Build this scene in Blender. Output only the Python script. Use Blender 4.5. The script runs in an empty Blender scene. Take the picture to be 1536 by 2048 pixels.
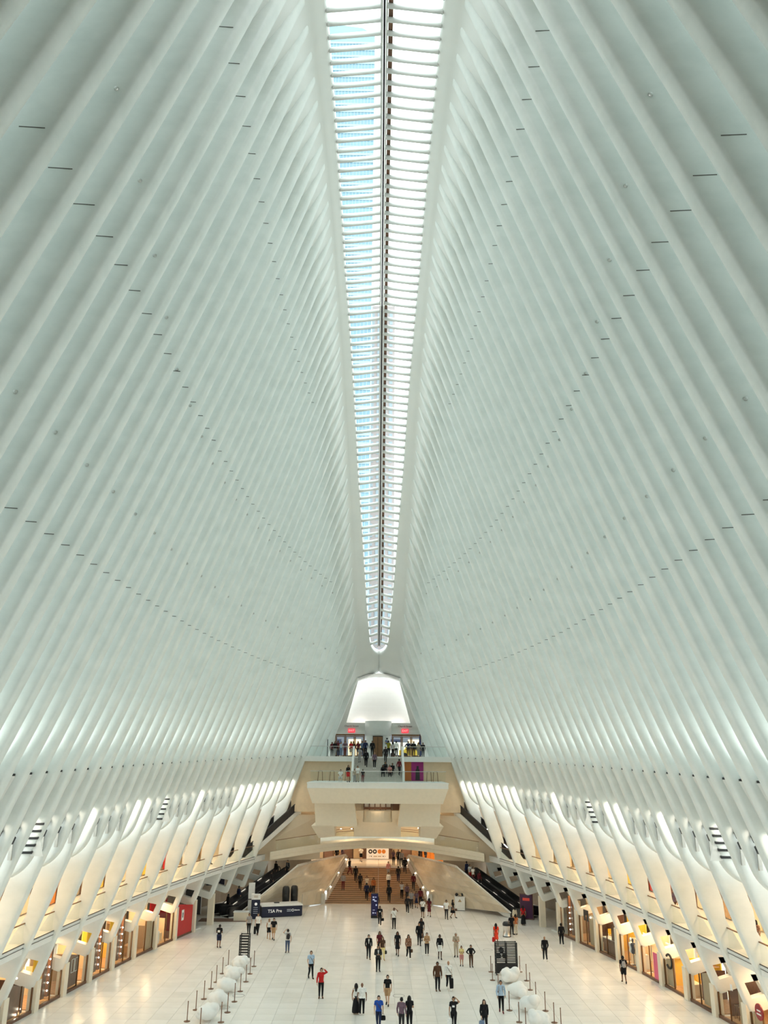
import bpy, math, random
from mathutils import Vector, Matrix
from mathutils.geometry import tessellate_polygon
import numpy as np
random.seed(7)
SC = bpy.context.scene
COL = SC.collection
PI = math.pi

# ------------------------------------------------------------------ camera
EYE = 14.5
F_PX, ROLL, VX, VY = 1620.0, math.radians(0.42), -8.3, 506.0
PITCH = math.atan(VY / F_PX)
YAW = math.atan2(-VX / F_PX, math.cos(PITCH) + VY / F_PX * math.sin(PITCH))
def cam_axis(a, b, c):
    fw = -c * math.cos(PITCH) - b * math.sin(PITCH)
    up = -c * math.sin(PITCH) + b * math.cos(PITCH)
    return Vector((a * math.cos(YAW) + fw * math.sin(YAW), -a * math.sin(YAW) + fw * math.cos(YAW), up))
cr_, sr_ = math.cos(ROLL), math.sin(ROLL)
ax = cam_axis(cr_, sr_, 0); ay = cam_axis(-sr_, cr_, 0); az = cam_axis(0, 0, 1)
cd = bpy.data.cameras.new('camera'); cam = bpy.data.objects.new('camera', cd); COL.objects.link(cam)
cd.sensor_fit = 'VERTICAL'; cd.sensor_height = 36.0; cd.lens = 36.0 * F_PX / 2048.0
cd.clip_start = 0.5; cd.clip_end = 2000
cam.matrix_world = Matrix(((ax.x, ay.x, az.x, 0), (ax.y, ay.y, az.y, 0), (ax.z, ay.z, az.z, EYE), (0, 0, 0, 1)))
SC.camera = cam

# ------------------------------------------------------------------ sky and exposure
W = bpy.data.worlds.new('overcast_sky'); SC.world = W; W.use_nodes = True
wn, wl = W.node_tree.nodes, W.node_tree.links
bg = wn['Background']
tc = wn.new('ShaderNodeTexCoord'); nz = wn.new('ShaderNodeTexNoise'); nz.inputs['Scale'].default_value = 3.0; nz.inputs['Detail'].default_value = 3
rp = wn.new('ShaderNodeValToRGB')
rp.color_ramp.elements[0].position = 0.35; rp.color_ramp.elements[0].color = (0.80, 0.92, 0.95, 1)
rp.color_ramp.elements[1].position = 0.62; rp.color_ramp.elements[1].color = (0.93, 0.98, 0.985, 1)
wl.new(tc.outputs['Generated'], nz.inputs['Vector']); wl.new(nz.outputs['Fac'], rp.inputs['Fac']); wl.new(rp.outputs['Color'], bg.inputs['Color'])
bg.inputs['Strength'].default_value = 2.6
SC.view_settings.view_transform = 'Standard'; SC.view_settings.look = 'None'
SC.view_settings.gamma = 1.0; SC.view_settings.use_curve_mapping = False
SC.view_settings.exposure = 0.62
SC.cycles.max_bounces = 7; SC.cycles.diffuse_bounces = 5; SC.cycles.glossy_bounces = 3
SC.cycles.transmission_bounces = 4; SC.cycles.transparent_max_bounces = 12
SC.cycles.sample_clamp_indirect = 6.0; SC.cycles.caustics_reflective = False; SC.cycles.caustics_refractive = False
SC.cycles.use_denoising = True

# light levels (watts)
P_UP, P_NICHE, P_SHOP, P_GALLERY, P_HALL = 42.0, 13.0, 62.0, 66.0, 42.0
WARM = (1.0, 0.66, 0.34); WARM2 = (1.0, 0.70, 0.40); COOL = (0.93, 1.0, 0.98); NEUT = (1.0, 0.93, 0.84)
def lamp(name, loc, size, power, col, direction=(0, 0, -1), size_y=None, spread=180):
    d = bpy.data.lights.new(name, 'AREA'); d.energy = power; d.color = col; d.size = size; d.spread = math.radians(spread)
    if size_y: d.shape = 'RECTANGLE'; d.size_y = size_y
    o = bpy.data.objects.new(name, d); COL.objects.link(o)
    v = Vector(direction).normalized()
    o.matrix_world = Matrix.Translation(Vector(loc)) @ v.to_track_quat('-Z', 'Y').to_matrix().to_4x4()
    return o

# ------------------------------------------------------------------ materials
MATS = {}
def mat(name, col, rough=0.5, metal=0.0, var=0.06, scale=3.0, bump=0.0, emit=0.0, spec=0.5, coat=0.0):
    if name in MATS: return MATS[name]
    m = bpy.data.materials.new(name); m.use_nodes = True; n, l = m.node_tree.nodes, m.node_tree.links
    b = n['Principled BSDF']; b.inputs['Roughness'].default_value = rough; b.inputs['Metallic'].default_value = metal
    b.inputs['Specular IOR Level'].default_value = spec
    if coat: b.inputs['Coat Weight'].default_value = coat; b.inputs['Coat Roughness'].default_value = 0.08
    t = n.new('ShaderNodeTexCoord'); z = n.new('ShaderNodeTexNoise'); z.inputs['Scale'].default_value = scale; z.inputs['Detail'].default_value = 4
    r = n.new('ShaderNodeValToRGB'); r.color_ramp.elements[0].position = 0.3; r.color_ramp.elements[1].position = 0.7
    r.color_ramp.elements[0].color = (*[c * (1 - var) for c in col], 1); r.color_ramp.elements[1].color = (*[min(1, c * (1 + var)) for c in col], 1)
    l.new(t.outputs['Object'], z.inputs['Vector']); l.new(z.outputs['Fac'], r.inputs['Fac']); l.new(r.outputs['Color'], b.inputs['Base Color'])
    if emit:
        l.new(r.outputs['Color'], b.inputs['Emission Color']); b.inputs['Emission Strength'].default_value = emit
    if bump:
        bp = n.new('ShaderNodeBump'); bp.inputs['Strength'].default_value = bump; bp.inputs['Distance'].default_value = 0.02
        l.new(z.outputs['Fac'], bp.inputs['Height']); l.new(bp.outputs['Normal'], b.inputs['Normal'])
    MATS[name] = m; return m
def glass_mat(name, tint, refl=0.9, rough=0.02):
    if name in MATS: return MATS[name]
    m = bpy.data.materials.new(name); m.use_nodes = True; n, l = m.node_tree.nodes, m.node_tree.links
    for x in list(n):
        if x.type == 'BSDF_PRINCIPLED': n.remove(x)
    out = [x for x in n if x.type == 'OUTPUT_MATERIAL'][0]
    tr = n.new('ShaderNodeBsdfTransparent'); gl = n.new('ShaderNodeBsdfGlossy'); mx = n.new('ShaderNodeMixShader'); ge = n.new('ShaderNodeNewGeometry'); dt = n.new('ShaderNodeVectorMath'); dt.operation = 'DOT_PRODUCT'
    z = n.new('ShaderNodeTexNoise'); z.inputs['Scale'].default_value = 0.8; t = n.new('ShaderNodeTexCoord'); r = n.new('ShaderNodeValToRGB')
    r.color_ramp.elements[0].color = (*[c * 0.98 for c in tint], 1); r.color_ramp.elements[1].color = (*tint, 1)
    l.new(t.outputs['Object'], z.inputs['Vector']); l.new(z.outputs['Fac'], r.inputs['Fac']); l.new(r.outputs['Color'], tr.inputs['Color'])
    gl.inputs['Roughness'].default_value = rough
    l.new(ge.outputs['Incoming'], dt.inputs[0]); l.new(ge.outputs['Normal'], dt.inputs[1])
    def mth(op, a, b=None):
        x = n.new('ShaderNodeMath'); x.operation = op
        if isinstance(a, float): x.inputs[0].default_value = a
        else: l.new(a, x.inputs[0])
        if b is not None: x.inputs[1].default_value = b
        return x.outputs[0]
    ab = mth('ABSOLUTE', dt.outputs['Value']); iv = n.new('ShaderNodeMath'); iv.operation = 'SUBTRACT'; iv.inputs[0].default_value = 1.0; l.new(ab, iv.inputs[1])
    fr = mth('ADD', mth('MULTIPLY', mth('POWER', iv.outputs[0], 5.0), 0.95), 0.045)
    l.new(mth('MULTIPLY', fr, refl), mx.inputs['Fac']); l.new(tr.outputs[0], mx.inputs[1]); l.new(gl.outputs[0], mx.inputs[2]); l.new(mx.outputs[0], out.inputs['Surface'])
    MATS[name] = m; return m
def rib_mat():
    m = mat('rib_paint', (0.80, 0.825, 0.79), 0.42, var=0.02, scale=0.35)
    n, l = m.node_tree.nodes, m.node_tree.links; b = n['Principled BSDF']
    t = n.new('ShaderNodeTexCoord'); z = n.new('ShaderNodeTexNoise'); z.inputs['Scale'].default_value = 0.55; z.inputs['Detail'].default_value = 7; z.inputs['Roughness'].default_value = 0.62
    mp = n.new('ShaderNodeMapping'); mp.inputs['Scale'].default_value = (1.0, 1.0, 1.7)
    r = n.new('ShaderNodeValToRGB'); e = r.color_ramp.elements
    e[0].position = 0.30; e[0].color = (0.73, 0.76, 0.725, 1); e[1].position = 0.62; e[1].color = (0.815, 0.835, 0.80, 1)
    l.new(t.outputs['Object'], mp.inputs['Vector']); l.new(mp.outputs['Vector'], z.inputs['Vector']); l.new(z.outputs['Fac'], r.inputs['Fac'])
    for lk in list(b.inputs['Base Color'].links): l.remove(lk)
    l.new(r.outputs['Color'], b.inputs['Base Color'])
    return m
M_RIB = rib_mat()
M_WHITE = mat('white_paint', (0.80, 0.80, 0.765), 0.45, var=0.02)
M_SOFFIT = mat('soffit_paint', (0.79, 0.79, 0.755), 0.40, var=0.02, scale=0.5)
M_WARM_WHITE = mat('warm_lit_white_paint', (0.79, 0.715, 0.58), 0.5, var=0.025)  # white paint with the warm lamplight mixed into its colour
M_TAN = mat('tan_wall', (0.72, 0.57, 0.39), 0.55, var=0.04)
M_MARBLE = mat('white_marble', (0.76, 0.725, 0.65), 0.20, var=0.10, scale=1.3)
M_FLOOR = mat('floor_marble', (0.83, 0.81, 0.765), 0.24, var=0.05, scale=0.6)
M_JOINT = mat('floor_joint', (0.70, 0.67, 0.61), 0.6)
M_STEP = mat('step_stone', (0.50, 0.33, 0.20), 0.4, var=0.10, scale=2.0)
M_STEPU = mat('upper_step_stone', (0.55, 0.52, 0.47), 0.45, var=0.06)
M_BLACK = mat('black_metal', (0.012, 0.012, 0.013), 0.4, var=0.2)
M_DARK = mat('dark_rubber', (0.03, 0.027, 0.026), 0.5, var=0.2)
M_STEEL = mat('brushed_steel', (0.62, 0.60, 0.57), 0.28, 1.0)
M_BRONZE = mat('bronze_metal', (0.26, 0.15, 0.085), 0.35, 0.9)
M_BROWN = mat('brown_panel', (0.17, 0.085, 0.05), 0.4, var=0.15)
M_GLASS = glass_mat('clear_glass', (0.94, 0.98, 0.97))
M_SKYGLASS = glass_mat('skylight_glass', (0.91, 0.97, 0.945), 0.6)
M_RIBGLASS = glass_mat('dimmed_glass', (0.30, 0.34, 0.335), 0.5)  # dark tint added to hold back daylight between the ribs
M_RAILG = glass_mat('balustrade_glass', (0.93, 0.965, 0.945), 0.6)
M_WIRE = mat('thin_dark_line', (0.10, 0.085, 0.07), 0.5)

# ------------------------------------------------------------------ mesh helpers
class MB:
    def ringed(s, r0, r1, z0, z1, n=24):
        rr = [[(r * math.cos(2 * PI * k / n), r * math.sin(2 * PI * k / n), z) for r, z in ((r0, z0), (r1, z0), (r1, z1), (r0, z1))] for k in range(n + 1)]
        return s.loft(rr, True)
    def __init__(s): s.v = []; s.f = []; s.m = []
    def add(s, vs, fs, mi=0):
        o = len(s.v); s.v += [tuple(p) for p in vs]; s.f += [tuple(i + o for i in f) for f in fs]; s.m += [mi] * len(fs); return s
    def box(s, x0, x1, y0, y1, z0, z1, mi=0):
        return s.add([(x0, y0, z0), (x1, y0, z0), (x1, y1, z0), (x0, y1, z0), (x0, y0, z1), (x1, y0, z1), (x1, y1, z1), (x0, y1, z1)],
                     [(0, 3, 2, 1), (4, 5, 6, 7), (0, 1, 5, 4), (1, 2, 6, 5), (2, 3, 7, 6), (3, 0, 4, 7)], mi)
    def obox(s, c, u, v, w, mi=0):   # oriented box: centre, three half-extent vectors
        c, u, v, w = Vector(c), Vector(u), Vector(v), Vector(w)
        vs = [c + a * u + b * v + d * w for d in (-1, 1) for a, b in ((-1, -1), (1, -1), (1, 1), (-1, 1))]
        return s.add(vs, [(0, 3, 2, 1), (4, 5, 6, 7), (0, 1, 5, 4), (1, 2, 6, 5), (2, 3, 7, 6), (3, 0, 4, 7)], mi)
    def bar(s, a, b, w, h, mi=0, up=(0, 0, 1)):
        a, b = Vector(a), Vector(b); d = b - a
        if d.length < 1e-6: return s
        side = d.cross(Vector(up))
        if side.length < 1e-6: side = d.cross(Vector((0, 1, 0)))
        side.normalize(); u = side.cross(d).normalized()
        return s.obox((a + b) / 2, d / 2, side * w / 2, u * h / 2, mi)
    def prism(s, pts, vec, mi=0):
        n = len(pts); vec = Vector(vec); p = [Vector(q) for q in pts]
        tri = tessellate_polygon([p])
        vs = p + [q + vec for q in p]
        fs = [tuple(t) for t in tri] + [tuple(i + n for i in reversed(t)) for t in tri] + [(i, (i + 1) % n, (i + 1) % n + n, i + n) for i in range(n)]
        return s.add(vs, fs, mi)
    def loft(s, rings, close=True, cap=False, mi=0):
        n = len(rings[0]); o = []
        for r in rings: o += r
        fs = []
        for k in range(len(rings) - 1):
            for i in range(n if close else n - 1):
                j = (i + 1) % n; fs.append((k * n + i, k * n + j, (k + 1) * n + j, (k + 1) * n + i))
        if cap: fs.append(tuple(range(n))[::-1]); fs.append(tuple(range((len(rings) - 1) * n, len(rings) * n)))
        return s.add(o, fs, mi)
    def tube(s, pts, r, n=8, mi=0, cap=True):
        P = [Vector(p) for p in pts]; rings = []
        rr = r if isinstance(r, (list, tuple)) else [r] * len(P)
        prev = None
        for i, p in enumerate(P):
            d = (P[min(i + 1, len(P) - 1)] - P[max(i - 1, 0)])
            if d.length < 1e-9: d = Vector((0, 0, 1))
            d.normalize()
            a = prev if prev is not None else (Vector((0, 0, 1)) if abs(d.z) < 0.9 else Vector((0, 1, 0)))
            a = a - d * a.dot(d)
            if a.length < 1e-6: a = Vector((1, 0, 0)) - d * d.x
            a.normalize(); b = d.cross(a); prev = a
            rings.append([tuple(p + rr[i] * (math.cos(2 * PI * k / n) * a + math.sin(2 * PI * k / n) * b)) for k in range(n)])
        return s.loft(rings, True, cap, mi)
    def lathe(s, prof, c=(0, 0, 0), n=16, mi=0):
        rings = [[(c[0] + r * math.cos(2 * PI * k / n), c[1] + r * math.sin(2 * PI * k / n), c[2] + z) for k in range(n)] for r, z in prof]
        return s.loft(rings, True, True, mi)
    def ball(s, c, r, n=12, m=8, mi=0):
        rx, ry, rz = r if isinstance(r, (tuple, list)) else (r, r, r)
        rings = []
        for j in range(m + 1):
            th = PI * min(max(j / m, 0.02), 0.98)
            rings.append([(c[0] + rx * math.sin(th) * math.cos(2 * PI * k / n), c[1] + ry * math.sin(th) * math.sin(2 * PI * k / n), c[2] + rz * math.cos(th)) for k in range(n)])
        return s.loft(rings[::-1], True, True, mi)
    def mesh(s, name, smooth=False):
        me = bpy.data.meshes.new(name); me.from_pydata(s.v, [], s.f); me.update()
        if any(s.m): me.polygons.foreach_set('material_index', s.m)
        if smooth: me.polygons.foreach_set('use_smooth', [True] * len(me.polygons))
        return me
    def build(s, name, mats, parent=None, smooth=False, loc=None, rotz=0, **kw):
        me = s.mesh(name, smooth)
        for m in (mats if isinstance(mats, (list, tuple)) else [mats]): me.materials.append(m)
        return put(name, me, parent, loc, rotz, **kw)
def put(name, me, parent=None, loc=None, rotz=0, **kw):
    o = bpy.data.objects.new(name, me); COL.objects.link(o)
    if loc is not None: o.location = loc
    if rotz: o.rotation_euler = (0, 0, rotz)
    if parent is not None: o.parent = parent
    for k, v in kw.items(): o[k] = v
    return o
def empty(name, loc=(0, 0, 0), rotz=0, **kw): return put(name, None, None, loc, rotz, **kw)
def copy_tree(o, parent=None):
    c = o.copy(); COL.objects.link(c); c.parent = parent
    for ch in o.children: copy_tree(ch, c)
    return c
TEXTS = {}
def text_mesh(body, size, extrude=0.006):
    k = (body, size)
    if k in TEXTS: return TEXTS[k]
    cu = bpy.data.curves.new('lettering', 'FONT'); cu.body = body; cu.size = size; cu.extrude = extrude; cu.align_x = 'CENTER'; cu.align_y = 'CENTER'; cu.resolution_u = 2
    o = bpy.data.objects.new('lettering', cu); COL.objects.link(o)
    bpy.context.view_layer.update()
    me = bpy.data.meshes.new_from_object(o.evaluated_get(bpy.context.evaluated_depsgraph_get()))
    bpy.data.objects.remove(o); TEXTS[k] = me; return me
def text(body, size, m, parent, loc, rot=(PI / 2, 0, 0), name='lettering'):
    me = text_mesh(body, size).copy(); me.materials.clear(); me.materials.append(m)
    o = put(name, me, parent, loc); o.rotation_euler = rot; return o
def lerp(a, b, t): return a + (b - a) * t

# ------------------------------------------------------------------ the hall's shape (metres; x across, y along, z up)
def itp(v, xs, ys): return float(np.interp(v, xs, ys))
def zt(Y): d = Y - 41; return 50.239 + 0.0324367 * d - 0.005521116 * d * d - 4.1998e-5 * d ** 3 + 8.7054e-8 * d ** 4     # crest of the ribs
def xt(Y): d = Y - 41; return 3.6449 - 0.0088331 * d + 2.9065e-4 * d * d - 7.869e-6 * d ** 3
DY = [10, 20, 30, 40.18, 43.74, 49.08, 56.2, 61.54, 68.66, 74.0, 81.12, 88.24, 93.58, 95.36, 101]
DX = [17.3, 17.6, 17.55, 17.3, 17.13, 16.83, 16.25, 15.69, 14.69, 13.75, 12.16, 10.22, 8.52, 8.0, 5.9]
def z_dot(Y): return 13.94 + 0.0275 * (Y - 40.2)
TY = [30, 38, 41.96, 45.52, 49.08, 52.64, 56.2, 59.76, 63.32, 66.88, 70.44, 74.0, 77.56, 81.12, 84.68, 88.24, 91.8, 95.36, 101]
TX = [22.3, 22.2, 22.0, 21.85, 21.6, 21.3, 20.87, 20.46, 19.99, 19.53, 18.96, 18.24, 17.46, 16.62, 15.67, 14.78, 13.68, 12.5, 10.5]
TZ = [0.3, 0.45, 0.6, 0.78, 0.95, 1.11, 1.28, 1.47, 1.63, 1.76, 1.89, 2.0, 2.09, 2.17, 2.2, 2.25, 2.33, 2.4, 2.4]
def x_tip(Y): return itp(Y, TY, TX)
def z_tip(Y): return itp(Y, TY, TZ)
def bulge(Y): return itp(Y, [15, 18.8, 20.6, 22.4, 24.2, 26, 30, 40, 50, 56, 70, 96, 101], [1.2, 0.65, 0.25, 0.03, -0.15, -0.27, -0.36, -0.40, -0.27, -0.18, -0.2, -0.28, 0.0])
def nose(Y, z):
    zd, xd = z_dot(Y), itp(Y, DY, DX)
    if z >= zd:
        z0 = zt(Y); f = (z0 - z) / (z0 - zd)
        return xt(Y) + f * (xd - xt(Y)) + bulge(Y) * 4 * f * (1 - f)
    return xd + (zd - z) / (zd - z_tip(Y)) * (x_tip(Y) - xd)
def z2(Y): return 4.50 + 0.020 * (Y - 55)              # gallery floor level
def x_rail(Y): return nose(Y, z2(Y) + 1.1) + itp(Y, [55, 78, 95], [0.75, 0.55, 0.5])
def YN(n): return 56.2 + (26 - n) * 1.78               # plane of the n-th rib from the far end
PITCH_R = 1.78
Z_UP, Y_UP = 15.40, 95.0                                # upper landing
Z_PL, Y_PL0, Y_PL1 = 12.80, 85.6, 90.4                  # middle balcony
Z_LAND, Y_ST0 = 3.0, 97.2                               # stair foot and concourse

# ------------------------------------------------------------------ floor: 300 tiles one by one, the rest as one field
def half_width(Y): return x_tip(Y) + 3.3
def pillar_x(Y): return x_tip(Y) - 0.22
floor = MB().box(-27, 27, -12, 104.5, -0.4, -0.03).build('floor', M_JOINT, kind='structure')
TILE_W, TILE_L, GAP = 1.22, 1.22, 0.014
tiles = []
for j in range(int(99 / TILE_L)):
    for i in range(-22, 22):
        y0, x0 = j * TILE_L, i * TILE_W
        yc, xc = y0 + TILE_L / 2, x0 + TILE_W / 2
        if yc > 44 and (yc > 97.9 or abs(xc) > half_width(yc)): continue
        tiles.append((x0, y0, xc, yc))
vis = [t for t in tiles if 47.5 < t[3] and abs(t[2]) < 21.5]
vis.sort(key=lambda t: t[3] + 0.15 * abs(t[2])); near = set(vis[:300])
tile_me = []
for k in range(3):
    mm = mat('floor_tile_%d' % k, [(0.83, 0.81, 0.765), (0.80, 0.78, 0.735), (0.85, 0.83, 0.79)][k], 0.24, var=0.045, scale=0.9)
    me = MB().box(0, TILE_W - GAP, 0, TILE_L - GAP, -0.05, 0.0).mesh('floor_tile'); me.materials.append(mm); tile_me.append(me)
field = MB()
for t in tiles:
    k = random.choice((0, 0, 1, 2))
    if t in near: put('floor_tile', tile_me[k], floor, (t[0], t[1], 0))
    else: field.box(t[0], t[0] + TILE_W - GAP, t[1], t[1] + TILE_L - GAP, -0.05, 0.0, k)
field.build('floor_tile_field', [mat('floor_tile_%d' % k, (1, 1, 1)) for k in range(3)], floor, kind='stuff')
for x, y in ((-10.9, 75.4), (-9.0, 60.2), (-9.5, 57.5), (-10.4, 53.6), (9.2, 74.5), (1.5, 60.4)):
    MB().ringed(0.36, 0.39, 0.0, 0.004, 28).build('floor_outlet_ring', M_WIRE, floor, loc=(x, y, 0.001))

# ------------------------------------------------------------------ the two great walls of ribs
RT = [0.0, 0.012, 0.045, 0.11, 0.28, 1.0]
RW = [0.0, 0.26, 0.345, 0.39, 0.405, 0.405]
HC = (3, 4)                                             # columns between which the foot has its window
def ring(sg, Y, zi, zo, D, off=0.0):
    pts = []
    for t, w in list(zip(RT, RW))[::-1]: pts.append((t, -w))
    for t, w in list(zip(RT, RW))[1:]: pts.append((t, w))
    out = []; ws = itp(zi, [6, 13], [0.72, 1.0])
    for t, w in pts:
        w *= ws
        z = lerp(zi, zo, t); out.append((sg * (nose(Y, zi) + off + t * D), Y + w, z))
    return out
def make_rib(sg, n):
    Y = YN(n); A = n % 2 == 0 and n >= 4; rows = []; hole = None
    z0 = zt(Y)
    if n <= 3: zb = Z_UP - 0.2
    elif A: zb = None
    else: zb = 8.72 + 0.0393 * (Y - 54.4)
    top = [z0 - 0.02 - (z0 - 14.6) * (k / 22) for k in range(23)]
    DU = itp(Y, [15, 22, 30, 40], [2.5, 2.1, 1.7, 1.4])
    for z in top: rows.append((z, z, DU, 0))
    if n <= 3: pass
    elif A:
        zt_, f = z_tip(Y), itp(Y, [56, 95], [1.0, 0.72])
        for z in (13, 12, 11, 10, 9, 8): rows.append((z, z, 1.30, 0))
        for z in (7, 6): rows.append((z, z, lerp(1.0, 1.3, z - 6.2), 0))
        zh1, zh0 = zt_ + 1.55 * f, zt_ + 0.66 * f
        rows.append((zh1 + 1.6, zh1 + 1.6, 1.25, 0)); rows.append((zh1 + 0.7, zh1 + 0.75, 1.45, 0))
        hole = len(rows)
        rows.append((zh1 - 0.05, zh1 + 0.22, 1.50, 0)); rows.append((zh0 + 0.0, zh0 + 0.42, 1.55, 0))
        rows.append((zt_ + 0.22, zt_ + 0.46, 1.58, 0)); rows.append((zt_ + 0.05, zt_ + 0.42, 1.50, 0.06)); rows.append((zt_, zt_ + 0.40, 1.35, 0.2))
    else:
        R = 1.25
        for z in (13, 12, 11, 10.5): 
            if z > zb + R + 0.1: rows.append((z, z, 1.30, 0))
        for k in range(8):
            h = R * (1 - k / 7); off = 1.28 * (1 - math.sqrt(max(0, 1 - (1 - h / R) ** 2)))
            rows.append((zb + h, zb + h, 1.32 - off, off))
    mb = MB(); rings = [ring(sg, Y, *r) for r in rows]; m = len(rings[0]); L = len(RT)
    vs = [p for r in rings for p in r]; fs = []
    hc_lo, hc_hi = L - 1 - HC[1], L - 1 - HC[1] + 1
    cols_hole = set()
    # ring order: outer -w ... nose ... outer +w ; column i joins points i and i+1
    for c in (HC[0],):
        pass
    def col_t(i): return (L - 1 - i, L - 2 - i) if i < L - 1 else (i - (L - 1), i - (L - 1) + 1)
    hole_pts = None
    for k in range(len(rings) - 1):
        for i in range(m - 1):
            a = col_t(i)
            if hole is not None and k == hole and sorted(a) == [4, 5]:
                continue
            q = (k * m + i, k * m + i + 1, (k + 1) * m + i + 1, (k + 1) * m + i)
            fs.append(q if sg < 0 else q[::-1])
    if hole is not None:
        # sub-divide the last column around the window: window from t=.28 to t=.80
        def pt(k, side, t):
            zi, zo, D, off = rows[k]; w = lerp(RW[4], RW[5], (t - 0.28) / 0.72) * side * 0.72
            return (sg * (nose(Y, zi) + off + t * D), Y + w, lerp(zi, zo, t))
        b = len(vs)
        vs += [pt(hole, -1, 0.80), pt(hole + 1, -1, 0.80), pt(hole, 1, 0.80), pt(hole + 1, 1, 0.80)]
        for s_, (p0, p1) in ((-1, (b, b + 1)), (1, (b + 2, b + 3))):
            io = 0 if s_ < 0 else m - 1; ii = 1 if s_ < 0 else m - 2
            fs.append((hole * m + io, p0, p1, (hole + 1) * m + io))
        n4, p4 = 1, m - 2
        H, H1 = hole * m, (hole + 1) * m
        for q in ((H + n4, H + p4, b + 2, b), (H1 + n4, b + 1, b + 3, H1 + p4), (H + n4, H1 + n4, H1 + p4, H + p4), (b, b + 2, b + 3, b + 1)): mb.add([vs[i] for i in q], [(0, 1, 2, 3)])
    mb.add(vs, fs)
    mb.add(rings[-1], [tuple(range(m))])
    ov = [p for r in rings for p in (r[0], r[-1])]
    of = [(2 * k, 2 * k + 2, 2 * k + 3, 2 * k + 1) for k in range(len(rings) - 1)]
    mb.add(ov, of if sg > 0 else [f[::-1] for f in of])
    me = mb.mesh('rib', True); me.materials.append(M_RIB); return me

N_RIBS = 50
M_INF = mat('infill_paint', (0.74, 0.73, 0.69), 0.5, var=0.04, scale=0.8)
WALLS = {}
for sg, side in ((-1, 'left'), (1, 'right')):
    # ring beam behind the rib feet: a continuous strip that carries the pieces
    rings = []
    for Y in np.linspace(17, 95.5, 60):
        x = nose(Y, 11.8); zz = z_dot(Y)
        rings.append([(sg * (x + 1.0), Y, 11.6 + zz - 14), (sg * (x + 1.4), Y, 11.6 + zz - 14), (sg * (nose(Y, zz) + 1.5), Y, zz + 0.4), (sg * (nose(Y, zz) + 1.1), Y, zz + 0.4)])
    wall = MB().loft(rings, True, True).build('wall_' + side, M_INF, smooth=False, kind='structure')
    WALLS[sg] = wall
    for n in range(1, N_RIBS + 1):
        rib = put('rib', make_rib(sg, n), wall)
        if 5 <= n <= 46:
            Yr = YN(n) - 0.405
            for zz in (23.6, 33.0, 43.0):
                if zz < zt(Yr) - 5:
                    xa = nose(Yr, zz); MB().bar((sg * (xa + 0.2), Yr - 0.004, zz), (sg * (xa + 1.0), Yr - 0.004, zz + 0.05), 0.012, 0.03).build('panel_seam', M_WIRE, rib)
            if n % 2:
                for zz in (itp(n, [31, 37, 45], [32.2, 33.1, 36.3]), 26.7):
                    if zz < zt(Yr) - 4:
                        q = MB().lathe([(0.02, 0), (0.085, 0), (0.07, 0.05), (0.02, 0.06)], n=10).build('sensor', M_STEEL, rib, loc=(sg * (nose(Yr, zz) + 0.42), Yr, zz)); q.rotation_euler = (PI / 2, 0, 0)
    for n in range(1, N_RIBS):
        Ya, Yb = YN(n + 1) + 0.36, YN(n) - 0.36; Ym = (Ya + Yb) / 2
        # glazing between two ribs
        zlo, zhi = z_dot(Ym) + 0.45, zt(Ym) - 3.9
        if n < 4: zlo = Z_UP
        g = MB(); rr = []
        for k in range(9):
            z = lerp(zlo, zhi, k / 8); DG = itp(Ym, [15, 22, 30, 40], [2.4, 2.0, 1.6, 1.3]); rr.append([(sg * (nose(Ya, z) + DG), Ya, z), (sg * (nose(Yb, z) + DG), Yb, z)])
        g.loft(rr, False).build('pane', M_RIBGLASS, wall)
        if n >= 4:
            # closed infill at the springing with the small round uplight above it
            z1, z0 = z_dot(Ym) - 0.1, z_dot(Ym) - 2.5
            rr = []
            for k in range(5):
                z = lerp(z1, z0, k / 4); d = lerp(0.34, 0.62, k / 4)
                rr.append([(sg * (nose(Ya, z) + d), Ya, z), (sg * (nose(Yb, z) + d), Yb, z), (sg * (nose(Yb, z) + 1.15), Yb, z), (sg * (nose(Ya, z) + 1.15), Ya, z)])
            MB().loft(rr, True, True).build('infill_panel', M_INF, wall)
            xl = nose(Ym, z1) + 0.62
            MB().lathe([(0.02, 0.0), (0.11, 0.0), (0.12, 0.10), (0.09, 0.11), (0.02, 0.09)], n=10).build('uplight_lens', M_BLACK, wall, loc=(sg * (xl - 0.2), Yb - 0.15, z1))
            if YN(n) < 97 and YN(n) > 14:
                lamp('uplight', (sg * (xl + 0.1), Ym, z1 + 0.16), 0.35, P_UP, COOL, (sg * -0.05, 0.1, 1), spread=70)
            # niche lamp under the infill, washing the rib side below
            if n % 1 == 0 and YN(n) > 38:
                zn = z0 - 0.12
                lamp('niche_lamp', (sg * (nose(Ym, zn) + 0.65), Ym - 0.1, zn), 0.3, P_NICHE * (1.25 if n < 12 or n in (16, 22, 23, 27) else 0.45), (1.0, 0.90, 0.76), (sg * 0.1, 0.35, -1))

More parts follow.
